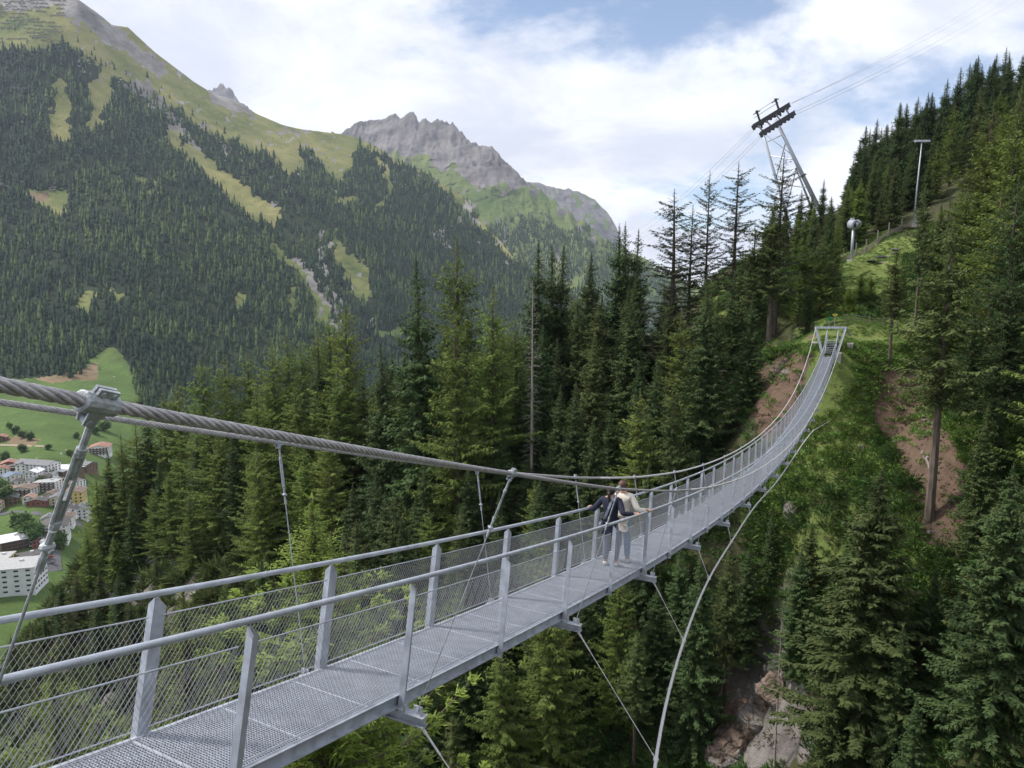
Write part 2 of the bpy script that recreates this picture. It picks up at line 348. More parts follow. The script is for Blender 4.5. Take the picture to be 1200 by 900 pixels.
# ------------------------------------------------------------------ footbridge
def dz(s): return -2.7697 - .2446*s + .2233*s*s/100 + .0152*s**3/1e4
def B(s, t=0., h=0.):
    q = s*AX + (t-OFF)*RI; return np.array([q[0], q[1], dz(s)+h])
SP_ = 82.2
def stn(i): return 3.2314 + 2.0517*i
NST = list(range(-3, 39))
near_t = spline([-3,1.18,5.28,9.39,13.5,17.6,21.7,40,60,SP_], [3.6,2.62,1.78,1.36,1.16,1.02,.96,.93,1.05,1.42])
far_t = spline([-3,1.18,5.28,9.39,13.5,17.6,21.7,40,60,SP_], [-1.05,-1.0,-.98,-.98,-.98,-.97,-.95,-.93,-1.05,-1.5])
cab_h = spline([-3,1.18,5.28,9.39,13.5,17.6,21.7,30,40,50,60,70,SP_], [3.12,2.74,2.41,2.03,1.70,1.43,1.24,1.03,.93,1.0,1.28,1.85,2.86])
def poly_near(f, xs, mid=21.7):              # between its hangers a loaded cable hangs almost straight
    ys = [float(f(x)) for x in xs]
    def g(q):
        q = np.asarray(q, float); return np.where((q > xs[0]) & (q < mid), .15*f(q)+.85*np.interp(q, xs, ys), f(q))
    return g
KX = [-2.92,1.18,5.28,9.39,13.49,17.59,21.7]
near_t, far_t, cab_h = poly_near(near_t, KX), poly_near(far_t, KX), poly_near(cab_h, KX)
br = empty('footbridge', B(0, 0, 0), 0, 'long sagging grey steel footbridge with netted railings hung across the wooded gorge', 'footbridge')
inv = Vector(B(0,0,0))
def bput(mb, name, m, smooth=False):
    me = mb.mesh(name); me.transform(Matrix.Translation(-inv))
    return put(name, me, m, br, smooth)
def frame(s):                                # axes of the deck at station s: along, across, normal
    k = (dz(s+.05)-dz(s-.05))/.1; a = AX + UP*k; a = a/np.linalg.norm(a); nrm = np.cross(RI, a)
    return a, RI, nrm
# deck grating panels (real bars), edge beams
for i in NST[:-1]:
    s0, s1 = stn(i), min(stn(i+1), SP_)
    mb = MB(); nb = 31 if i < 14 else 17
    for j in range(nb):
        t = -.47 + .94*j/(nb-1); mb.bar(B(s0,t,-.018), B(s1,t,-.018), .006, .036)
    nc = 76 if i < 8 else (56 if i < 18 else 30)
    for j in range(nc):
        s = s0 + (s1-s0)*(j+.5)/nc; mb.bar(B(s,-.47,-.020), B(s,.47,-.020), .007, .038)
    for k in range(-10, 110):
        s = 3.15 + .845*k
        if s < s0 or s >= s1: continue
        mb.bar(B(s,-.47,-.0165), B(s,.47,-.0165), .016, .036)
    bput(mb, 'deck_grating', M['grate'])
for sg in (-1, 1):
    mb = MB(); prev = None
    for i in range(len(NST)):
        s = min(stn(NST[i]), SP_)
        if prev is not None:
            mb.bar(B(prev, sg*.487, -.060), B(s, sg*.487, -.060), .008, .125)
            mb.bar(B(prev, sg*.515, -.120), B(s, sg*.515, -.120), .050, .009)
            mb.bar(B(prev, sg*.508, -.004), B(s, sg*.508, -.004), .036, .008)
        prev = s
    bput(mb, 'edge_beam', M['galv'])
# posts: angle profile with a mitred head
for i in NST:
    s = stn(i)
    if s > SP_: continue
    a, x, nrm = frame(s)
    for sg in (-1, 1):
        mb = MB(); base = B(s, sg*.52, -.15); H_ = 1.14 + .15
        def pt(u, v, wv): return base + a*u + x*sg*v + nrm*wv
        top0, top1 = H_-.055, H_-.14          # high edge under the rail, low edge of the mitre
        web = [pt(-.05,0,0), pt(.068,0,0), pt(.068,0,top1), pt(-.02,0,top0), pt(-.05,0,top0)]
        web2 = [p + x*sg*.009 for p in web]; nn = 5
        mb.add(web + web2, [(0,1,2,3,4), (9,8,7,6,5)] + [(k, (k+1)%nn+0, (k+1)%nn+nn, k+nn) for k in range(nn)])
        mb.add([pt(-.050,.009,0), pt(-.041,.009,0), pt(-.041,.07,0), pt(-.050,.07,0), pt(-.050,.009,top0), pt(-.041,.009,top0), pt(-.041,.07,top0-.06), pt(-.050,.07,top0-.06)],
               [(0,3,2,1),(4,5,6,7),(0,1,5,4),(1,2,6,5),(2,3,7,6),(3,0,4,7)])
        bput(mb, 'post', M['galv'])
ss = np.arange(stn(-3), SP_+.01, .5)
for sg in (-1, 1):
    pts = []
    for s in ss:
        a, x, nrm = frame(s); pts.append(B(s, sg*.515, 0) + nrm*1.125)
    bput(MB().tube(pts, .0262, 12), 'handrail', M['galv_rail'], True)
# netting panels with their edge rods
def net(s0, s1, sg, fine):
    mb = MB(); z0, z1 = .055, .945; L = (s1-s0); t = sg*.505
    dxn, rise = (.047, .9) if fine else (.075, .9)
    r = .0016 if fine else .0019
    slope = 1.62                                # rise over run of the diamonds
    def P(u, v):
        a, x, nrm = frame(s0+u); return B(s0+u, t, 0) + nrm*v
    p00, p10, p01, p11 = P(.06, z0), P(L-.06, z0), P(.06, z1), P(L-.06, z1)
    def Q(u, v):
        u = (u-.06)/(L-.12); v = (v-z0)/(z1-z0); return p00*(1-u)*(1-v)+p10*u*(1-v)+p01*(1-u)*v+p11*u*v
    hgt = z1-z0; run = hgt/slope
    for dirn in (1, -1):
        k = -run
        while k < L:
            ua, va, ub, vb = k, z0, k+run, z1
            lo, hi = .06, L-.06
            if ua < lo: va += (lo-ua)*slope; ua = lo
            if ub > hi: vb -= (ub-hi)*slope; ub = hi
            if ub > ua + .01:
                if dirn < 0: ua, ub = L-ua, L-ub
                mb.tube([Q(ua, va), Q(ub, vb)], r, 3, False)
            k += dxn
    bput(mb, 'safety_net', M['wire'])
    mb = MB(); mb.tube([p01, p11], .0062, 6); mb.tube([p00, p10], .0062, 6); bput(mb, 'net_rod', M['galv_rail'])
for i in NST[:-1]:
    s0, s1 = stn(i), min(stn(i+1), SP_)
    for sg in (-1, 1): net(s0, s1, sg, i < 14)
# main cables: laid strands where they can be seen, plain rope beyond
def rope(fn_t, r, s_a, s_mid, s_b, name, ns=6, lay=-.29, step=.028):
    mb = MB()
    s = np.arange(s_a, s_mid, step); Pc = np.array([B(q, float(fn_t(q)), float(cab_h(q))) for q in s])
    T = np.gradient(Pc, axis=0); seg = np.linalg.norm(T, axis=1); T /= seg[:,None]; arc = np.cumsum(seg)
    x = np.cross(T, UP); x /= np.linalg.norm(x, axis=1)[:,None]; y = np.cross(x, T)
    rs = r*.38; rc = r-rs
    for k in range(ns):
        ph = 2*math.pi*(arc/lay + k/ns)
        mb.tube(Pc + rc*(np.cos(ph)[:,None]*x + np.sin(ph)[:,None]*y), rs, 6)
    mb.tube(Pc, rc*.95, 8)
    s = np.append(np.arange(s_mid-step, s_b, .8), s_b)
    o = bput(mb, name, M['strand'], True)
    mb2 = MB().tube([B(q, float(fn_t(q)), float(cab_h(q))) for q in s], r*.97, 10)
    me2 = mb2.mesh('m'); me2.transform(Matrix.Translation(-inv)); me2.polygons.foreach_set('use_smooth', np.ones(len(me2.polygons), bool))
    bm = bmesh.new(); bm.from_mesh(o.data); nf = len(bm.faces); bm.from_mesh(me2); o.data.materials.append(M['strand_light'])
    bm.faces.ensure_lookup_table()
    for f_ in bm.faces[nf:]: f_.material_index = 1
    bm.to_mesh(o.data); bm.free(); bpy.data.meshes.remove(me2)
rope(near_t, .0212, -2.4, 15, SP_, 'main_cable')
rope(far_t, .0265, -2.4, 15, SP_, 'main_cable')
# cross beams, hangers with clamps and turnbuckles, guy ties
def crossbeam(s):
    mb = MB()
    for hh, ww, th in ((-.160,.09,.010),(-.258,.09,.010)): mb.bar(B(s,-.82,hh), B(s,.82,hh), ww, th)
    mb.bar(B(s,-.82,-.209), B(s,.82,-.209), .012, .088)
    for sg in (-1, 1):
        mb.box(B(s, sg*.60, -.115), (.07,.012,.08), (AX, RI, UP)); mb.box(B(s, sg*.74, -.11), (.012,.10,.09), (AX, RI, UP))
        mb.tube([B(s-.03, sg*.74, -.10), B(s+.03, sg*.74, -.10)], .016, 8)
    return bput(mb, 'cross_beam', M['galv'])
def hanger(s, sg, detail):
    fn = near_t if sg > 0 else far_t
    top = B(s, float(fn(s)), float(cab_h(s))); bot = B(s, sg*.74, -.09)
    d = top-bot; L = np.linalg.norm(d); d /= L
    T = B(s+.1, float(fn(s+.1)), float(cab_h(s+.1)))-B(s-.1, float(fn(s-.1)), float(cab_h(s-.1))); T /= np.linalg.norm(T)
    sd = np.cross(T, d); sd /= np.linalg.norm(sd); d2 = np.cross(sd, T)
    if np.dot(d2, d) < 0: d2 = -d2
    mb = MB()
    mb.tube([top-T*.06, top-T*  .055, top+T*  .055, top+T*.06], [.026,.031,.031,.026], 14)
    if detail:                               # saddle plates, bolts, fork
        for q in (-1, 1): mb.box(top+d2*.034+sd*.008*q, (.068,.010,.034), (T, sd, d2))
        for q in (-.019, .019):
            mb.tube([top+T*q+d2*.038-sd*.019, top+T*q+d2*.038+sd*.019], .0075, 6)
        for q in (-1, 1):
            v = [top-T*.030-d2*.02+sd*.018*q, top+T*.030-d2*.02+sd*.018*q, top+T*.013-d2*.068+sd*.011*q, top-T*.013-d2*.068+sd*.011*q]
            v2 = [p+sd*.006*q for p in v]; mb.add(v+v2, [(0,1,2,3),(7,6,5,4),(0,4,5,1),(1,5,6,2),(2,6,7,3),(3,7,4,0)])
        mb.tube([top-d2*.058-sd*.024, top-d2*.058+sd*.024], .010, 10)
    else:
        mb.box(top+d2*.045, (.10,.03,.05), (T, sd, d2))
    cl = bput(mb, 'cable_clamp', M['clamp'] if detail and sg > 0 else M['galv'], False)
    mb = MB(); e = top-d*.062
    def at(u): return e - d*u
    if detail:
        mb.tube([at(0), at(.10)], .010, 8); mb.ball(at(.0), .018, 8, 6)
        mb.tube([at(.10), at(.13)], .015, 8)
        for q in (-1, 1): mb.tube([at(.12)+T*.013*q, at(.40)+T*.013*q], .0065, 6)
        mb.tube([at(.13), at(.22)], .008, 6); mb.tube([at(.30), at(.40)], .008, 6)
        mb.tube([at(.39), at(.42)], .015, 8); mb.tube([at(.43), at(.55)], .011, 8)
        mb.ball(at(.50), .024, 8, 6, (1,1,.7)); mb.tube([at(.50)-sd*.028, at(.50)+sd*.028], .009, 8); mb.tube([at(.54), at(.60)], .013, 8)
        mb.tube([at(.58), bot], .0055, 6)
    else:
        mb.tube([at(0), at(.42)], .012, 6); mb.ball(at(.46), .024, 6, 4); mb.tube([at(.40), bot], .006, 5)
    bput(mb, 'hanger_rod', M['galv'] if not (detail and sg > 0) else M['clamp'])
guy = {9.39:(2.04,-1.95),13.49:(1.42,-1.40),17.6:(1.08,-.95),21.7:(.90,-.66),30:(.86,-.55),40:(.98,-.62),50:(1.35,-1.0),58:(2.1,-1.6)}
g_t = spline([1.2,5.28,9.39,13.49,17.6,21.7,27,33,38,43,49,54,58], [5.2,3.2,2.02,1.42,1.06,.88,.76,.74,.74,.80,1.05,1.75,3.1])
g_h = spline([1.2,5.28,9.39,13.49,17.6,21.7,27,33,38,43,49,54,58], [-4.2,-2.85,-1.96,-1.38,-.98,-.74,-.45,-.45,-.38,-.24,-.05,-.06,-.26])
odd = [i for i in NST if i % 2]
for i in odd:
    s = stn(i)
    if s > SP_-1: continue
    crossbeam(s)
    for sg in (-1, 1):
        if s < 75: hanger(s, sg, i <= 3)
    if 0 < s < 50:
        knot = B(s, float(g_t(s)), float(g_h(s))); a0 = B(s, .76, -.262); d = knot-a0; L = np.linalg.norm(d); d /= L
        mb = MB(); mb.tube([a0, a0+d*.10], .016, 6); mb.tube([a0+d*.10, a0+d*min(.34, L*.5)], .011, 6); mb.tube([a0+d*min(.3, L*.5), knot], .0065, 5)
        mb.tube([knot-d*.10, knot], .012, 6); mb.ball(knot, .045, 8, 5)
        bput(mb, 'guy_tie', M['strand_light'])
gs = np.arange(-1.2, 50.01, .6)
gp = [B(s, float(g_t(s)), float(g_h(s))) for s in gs]
bput(MB().tube(gp + [W(973, 493, 69)], .026, 10), 'guy_cable', M['strand_light'], True)
# far portal: V frame, stair, rails, foundation
mb = MB(); s = SP_
tl, tr = B(s, -1.52, 2.85), B(s, 1.42, 2.9)
mb.bar(tl-RI*.12, tr+RI*.12, .20, .20, UP)
for p, q in ((tl, B(s, -.60, -.3)), (tr, B(s, .60, -.3))): mb.bar(p, q, .24, .20, AX)
for p, sg in ((tl, -1), (tr, 1)): mb.bar(p+AX*.1, B(s+4.0, sg*1.75, 1.2), .16, .16, UP)
bput(mb, 'portal_frame', M['galv_rail'])
mb = MB()
for k in range(8):
    u = k*.37; hh = dz(SP_)+.165*(k+1)
    c = B(SP_+.15+u, 0, 0); c[2] = hh; mb.box(c, (.27, .96, .035), (AX, RI, UP))
for sg in (-1, 1):
    c0 = B(SP_, sg*.5, 0); c0[2] = dz(SP_)-.05; c1 = B(SP_+3.0, sg*.5, 0); c1[2] = dz(SP_)+1.32; mb.bar(c0, c1, .05, .24)
bput(mb, 'stair', M['galv'])
def PW3(s, t, z): q = s*AX+(t-OFF)*RI; return np.array([q[0], q[1], z])
zd = dz(SP_)
for sg in (-1, 1):
    mb = MB()
    mb.tube([PW3(SP_, sg*.55, zd+1.05), PW3(SP_+3.0, sg*.55, zd+2.35), PW3(SP_+4.2, sg*.6, zd+2.4)], .035, 8)
    for k in (0, 1.5, 3.0, 4.2): 
        zz0 = zd + (1.05+.433*min(k,3.0)); mb.tube([PW3(SP_+k, sg*.55, zz0-1.1), PW3(SP_+k, sg*.55, zz0)], .035, 8)
    bput(mb, 'stair_rail', M['galv_rail'])
mb = MB(); c = PW3(SP_+.7, .75, zd-.95); mb.box(c, (1.5, .7, 2.2), (AX, RI, UP)); c = PW3(SP_+.7, -.2, zd-1.0); mb.box(c, (1.5, 1.3, 1.7), (AX, RI, UP))
bput(mb, 'abutment', M['concrete'])

for sg in (-1, 1): bput(MB().box(PW3(SP_+4.1, sg*1.8, zd+.35), (.9, .6, 1.3), (AX, RI, UP)), 'anchor_block', M['concrete'])
# ------------------------------------------------------------------ conifers
class Tri:                                   # collects quads fast
    def __init__(s): s.q = []
    def quads(s, A): s.q.append(np.asarray(A, np.float32).reshape(-1, 4, 3))
    def mesh(s, name):
        Q = np.concatenate(s.q); return fast_mesh(name, Q.reshape(-1,3), np.arange(len(Q)*4).reshape(-1,4), 4)
def sprays(rng, org, dirs, ln, wd, droop=0.0):
    """leaf sprays: slender diamonds from org along dirs (n,3)"""
    n_ = len(org); up = rng.normal(size=(n_,3))*.35 + [0,0,1]
    side = np.cross(dirs, up); side /= np.linalg.norm(side, axis=1)[:,None]+1e-9
    ln = ln[:,None]; wd = wd[:,None]; dz_ = np.zeros((n_,3)); dz_[:,2] = -droop*ln[:,0]
    m_ = org + dirs*ln*.45 + dz_*.3
    return np.stack([org, m_+side*wd*.5, org+dirs*ln+dz_, m_-side*wd*.5], 1)
def conifer(name, seed, h, r, kind):
    """returns (trunk mesh, crown mesh); kinds: spruce, dense, larch, sparse, young, dead"""
    rng = np.random.default_rng(seed)
    P = dict(spruce=(.08,.40,7,.62,.17,-.22,.9), dense=(.03,.32,8,.58,.19,-.33,1.0), larch=(.08,.46,6,.62,.12,.06,.9), sparse=(.22,.62,6,.50,.13,.06,1.0),
             young=(.02,.30,8,.25,.045,.40,1.0), dead=(.22,.42,5,.6,.1,-.30,0), trunky=(.42,.46,6,.64,.16,-.1,.85), bushy=(.0,.26,9,.5,.17,.5,1.0))[kind]
    z0f, dzz, nb, spl, spw, slope, dens = P
    tr = MB(); bend = rng.normal(size=2)*.006*h
    def ax(z): u = z/h; return np.array([bend[0]*math.sin(u*3), bend[1]*math.sin(u*2.3+1), z])
    zs = np.linspace(-1.0, h, 14); tr.tube([ax(max(z,0)) if z >= 0 else np.array([ax(0)[0], ax(0)[1], z]) for z in zs], [.013*h*(1-max(z,0)/h)**.8+.02 for z in zs], 7)
    T = Tri(); z = z0f*h; fillet = []
    while z < h*.985:
        u = (z-z0f*h)/(h*(1-z0f))
        prof = {'spruce': (1-u)**1.0*(.8+.2*min(1,u*5)), 'dense': (1-u)**.95*(.85+.15*min(1,u*6)), 'larch': (1-u)**.8*(.7+.3*min(1,u*4)), 'sparse': (1-u)**.6*.85, 'young': (1-u)**.8, 'dead': (1-u)**.4*.45, 'trunky': (1-u)**.7, 'bushy': (1-u)**.6}[kind]
        L0 = r*prof*(.86+.28*math.sin(z*1.7+seed)) + .22*min(1, h/10)
        tip = min(1, max(.22, (1-u)/.10)); L0 *= tip
        nbb = max(3, int(nb*(.6+.4*(1-u))+rng.random()))
        a0 = rng.random()*6.28
        for k in range(nbb):
            if rng.random() > (.96 if kind not in ('sparse','dead','larch','trunky') else .84): continue
            a = a0 + k*6.283/nbb + rng.normal()*.25; L = L0*(rng.uniform(.62, 1.18) if kind != 'sparse' else rng.uniform(.3, 1.45))
            if kind in ('larch','sparse') and rng.random() < .2: L *= 1.3
            d = np.array([math.cos(a), math.sin(a), 0.]); up0 = slope*(1-u*.5) + rng.normal()*.10 + (.35*u if kind != 'young' else .2)
            n_ = max(3, int(L/.26))
            t = np.linspace(.08, 1, n_)
            if kind in ('spruce','dense','trunky'): zz_ = up0*t*L - .22*L*np.sin(t*math.pi*.55) + .20*L*t**3
            elif kind == 'young' or kind == 'bushy': zz_ = up0*t*L*(.5+.5*t)
            else: zz_ = up0*t*L - .12*L*t + .16*L*t*t
            o0 = ax(z + rng.normal()*.08); pts = o0 + d*(t*L)[:,None] + np.array([0,0,1.])*zz_[:,None]
            if kind in ('sparse','dead','larch','young'):
                tr.tube(np.concatenate([[o0], pts[[n_//2, n_-1]]]), [.012+.012*L*.6, .010+.005*L, .006], 3, False)
                if kind == 'dead':
                    for q in range(3):
                        i_ = rng.integers(n_//2, n_); e = pts[i_] + (d + rng.normal(size=3)*.8)*L*.28; tr.tube([pts[i_], e], [.012,.004], 3, False)
            if kind == 'dead': continue
            side = np.array([-d[1], d[0], 0.])
            rep = {'spruce':7, 'dense':8, 'larch':10, 'sparse':9, 'young':38, 'trunky':7, 'bushy':8}[kind]
            org = np.repeat(pts, rep, 0); m_ = len(org)
            tt = np.repeat(t, rep)
            keep = rng.random(m_) < dens*(.5+.5*tt if kind in ('larch','sparse') else 1.0)
            sgn = np.where(rng.random(m_) < .5, -1., 1.)[:,None]
            fwd = rng.uniform(.25, 1.0, m_)[:,None]
            D = d*fwd + side*sgn*rng.uniform(.25,1.0,m_)[:,None] + rng.normal(size=(m_,3))*.16
            if kind in ('spruce','dense','trunky'): D[:,2] += rng.uniform(-.55,.12,m_)
            elif kind == 'larch': D[:,2] += rng.uniform(-.50,.25,m_)
            elif kind in ('young','bushy'): D[:,2] += rng.uniform(-.05,.8,m_)
            D /= np.linalg.norm(D, axis=1)[:,None]
            ln = spl*rng.uniform(.6,1.25,m_)*np.clip(.45+.6*(1-tt)*min(1,L/1.6)+.15,.4,1.15)*(min(1, .45+h/24))*min(1,max(.5,L/1.3))*tip; wd = spw*rng.uniform(.7,1.3,m_)*(min(1,.5+h/24))*min(1,max(.55,L/1.5))
            org = org + rng.normal(size=(m_,3))*.05
            T.quads(sprays(rng, org[keep], D[keep], ln[keep], wd[keep], .18))
        z += dzz*rng.uniform(.7,1.3)*(1-.45*u)*min(1, .4+h/28)
    if kind != 'dead':                        # leader shoot
        n_ = 14; o_ = np.array([ax(h*(.95+.05*q/n_)) for q in range(n_)]); D = rng.normal(size=(n_,3))*.5+[0,0,1]; D /= np.linalg.norm(D,axis=1)[:,None]
        T.quads(sprays(rng, o_, D, np.full(n_,.25), np.full(n_,.07)))
    return tr.mesh(name+'_trunk'), (T.mesh(name+'_crown') if kind != 'dead' else None)
PROTO = {}
def proto(key, kind, h, r, seeds):
    PROTO[key] = [(h, conifer(key, s_, h, r, kind)) for s_ in seeds]
proto('spruce', 'spruce', 25, 4.8, (11,12,13,14))
proto('dense', 'dense', 22, 4.8, (21,22,23))
proto('larch', 'larch', 24, 5.2, (31,32,33))
proto('sparse', 'sparse', 24, 5.0, (41,42,43))
proto('young', 'young', 15, 3.6, (51,52))
proto('dead', 'dead', 20, 2.6, (61,62))
proto('trunky', 'trunky', 27, 4.2, (71,72))
proto('bushy', 'bushy', 7, 2.3, (81,82))
LEAF = dict(spruce='spruce', dense='spruce', larch='larch', sparse='sparse', young='larch_bright', trunky='spruce_olive', bushy='larch')
MESHES = {}
NTREE = [0]
KN = dict(spruce='spruce_tree', dense='spruce_tree', larch='larch_tree', sparse='larch_tree', young='young_larch_tree', dead='dead_tree', trunky='spruce_tree', bushy='young_larch_tree')
CAT = dict(spruce='spruce', dense='spruce', larch='larch', sparse='larch', young='larch', dead='dead tree', trunky='spruce', bushy='larch')
TREES = []
def tree(key, x, y, h, label, group=None, leaf=None, width=1.0, lean=0.0, z=None, name=None):
    k = PROTO[key][NTREE[0] % len(PROTO[key])]; NTREE[0] += 1
    hp, (tm, cm) = k; s_ = h/hp; zb = float(tz(x, y)) if z is None else z
    rz = random.random()*6.28
    o = empty(name or KN[key], (x, y, zb-.3), rz, label, CAT[key], group)
    o.scale = (s_*width, s_*width, s_); o.rotation_euler = (lean*random.uniform(-1,1), lean*random.uniform(-1,1), rz)
    leaf = leaf or LEAF.get(key)
    for nm, me, mt in (('trunk', tm, M['bark_dead'] if key == 'dead' else M['bark']), ('crown', cm, M.get(leaf) if leaf else None)):
        if me is None: continue
        kk = (me.name, mt.name)
        if kk not in MESHES:
            m2 = me.copy() if len(me.materials) else me
            m2.materials.clear(); m2.materials.append(mt); MESHES[kk] = m2
        c = bpy.data.objects.new(nm, MESHES[kk]); C.objects.link(c); c.parent = o
    TREES.append((x, y, h, zb)); return o
def tree_at(key, px, pytop, d, label, group=None, **kw):     # tree whose tip is seen on bearing (px, pytop) at forward distance d
    q = W(px, pytop, d); zb = float(tz(q[0], q[1])); h = q[2]-zb+.3
    if h < 3: print('short tree', px, pytop, d, round(h,1)); h = 3
    if h > 42: print('tall tree', px, pytop, d, round(h,1))
    return tree(key, q[0], q[1], h, label, group, **kw)
G1 = 'larches on the far-left spur of the gorge'; G2 = 'dark spruces behind the middle of the bridge'; G3 = 'thin-crowned larches on the skyline'
